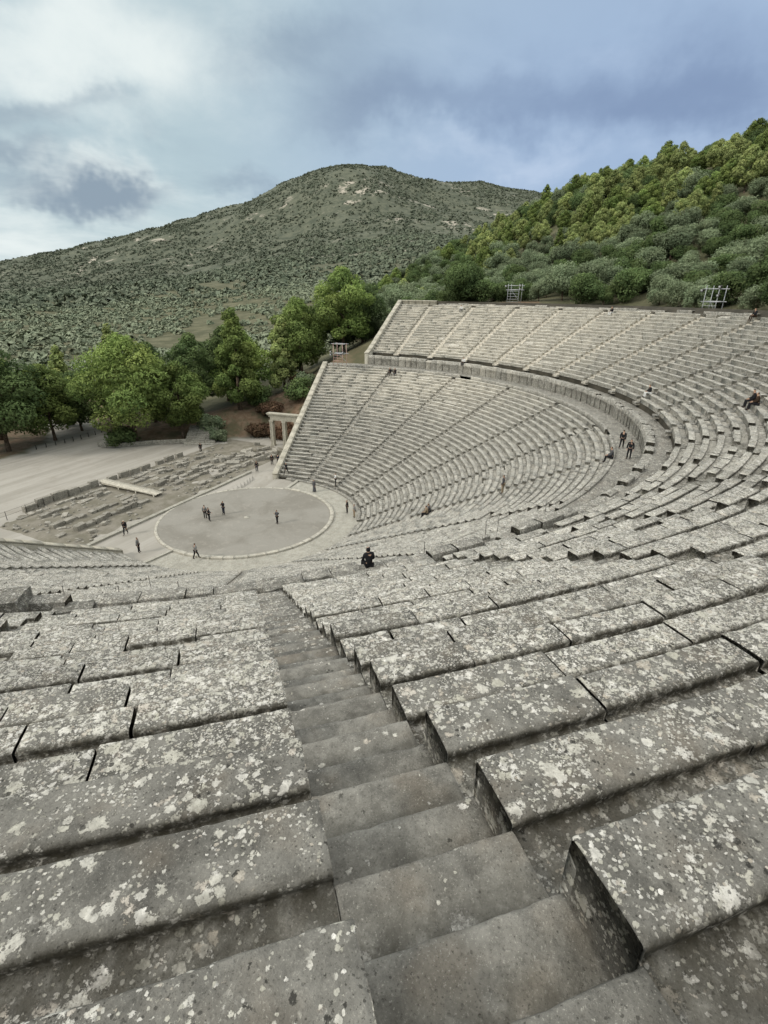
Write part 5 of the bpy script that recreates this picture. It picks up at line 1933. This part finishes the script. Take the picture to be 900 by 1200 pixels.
#   bright cloud
white = total([sky_blob(-142.5, 16.5, 8, 4.5, 0.70), sky_blob(-141.5, 8.2, 6, 1.6, 0.6), sky_blob(-148, 3.0, 12, 4.0, 0.55), sky_blob(-128, 7, 9, 3.5, 0.35), sky_blob(-107, 12.0, 9, 1.8, 0.40), sky_blob(-97, 10.5, 8, 1.6, 0.25), sky_blob(-131, 19.5, 14, 5, 0.25)])
#   heavy grey-blue cloud
darkc = total([sky_blob(-141.5, 7.0, 5.5, 1.4, 1.1), sky_blob(-147, 9.5, 4.5, 1.2, 0.7), sky_blob(-144, 12.2, 9, 1.4, 0.55), sky_blob(-119, 19, 13, 3.5, 0.30), sky_blob(-104, 15.2, 13, 2.2, 0.55), sky_blob(-88, 14.5, 8, 3.2, 0.75), sky_blob(-117, 14.5, 7, 2.0, 0.30), sky_blob(-126, 9.3, 6, 1.4, 0.45), sky_blob(-92, 19, 12, 3, 0.35), sky_blob(-124, 19, 8, 2.0, 0.25)])
nz = g.math('MULTIPLY', g.math('SUBTRACT', nA.outputs[0], 0.5), 1.1)
nz2 = g.math('MULTIPLY', g.math('SUBTRACT', nB.outputs[0], 0.5), 1.1)
wf = g.ramp(g.math('ADD', g.math('ADD', white, 0.06), g.math('ADD', nz, nz2)), 0.05, 0.95)
df = g.ramp(g.math('ADD', darkc, g.math('MULTIPLY', g.math('ADD', nz, nz2), -0.7)), 0.10, 1.0)
mid = g.mix(g.ramp(sep.outputs[0], -0.99, -0.45), (4.1, 5.0, 7.2), (4.9, 5.6, 6.1))   # right side bluer, left greyer
# side to side: compass direction of the bluer part
dn_ = g.n('ShaderNodeVectorMath', operation='DOT_PRODUCT')
g.l(dirv, dn_.inputs[0])
dn_.inputs[1].default_value = (math.sin(-85 * D2R), math.cos(-85 * D2R), 0)
blue = g.ramp(dn_.outputs['Value'], 0.62, 1.0)
mid = g.mix(blue, (4.6, 5.8, 6.25), (3.5, 4.65, 6.5))
c = g.mix(0.10, mid, sky.outputs[0])
c = g.mix(wf, c, g.mix(blue, (7.6, 8.25, 8.2), (5.5, 6.5, 8.1)))
c = g.mix(df, c, g.mix(blue, (2.65, 3.4, 4.15), (2.2, 3.05, 4.7)))
# overcast vault: brighter overhead, out of the picture
zen = g.ramp(sep.outputs[2], 0.36, 0.85)
c = g.mix(zen, c, (17.0, 17.0, 16.4))
g.l(c, bg.inputs['Color'])

SC.view_settings.view_transform = 'Standard'
SC.view_settings.look = 'None'
SC.view_settings.exposure = 0
SC.view_settings.gamma = 1
SC.render.engine = 'CYCLES'
SC.cycles.max_bounces = 6
SC.cycles.diffuse_bounces = 3
SC.cycles.use_denoising = True
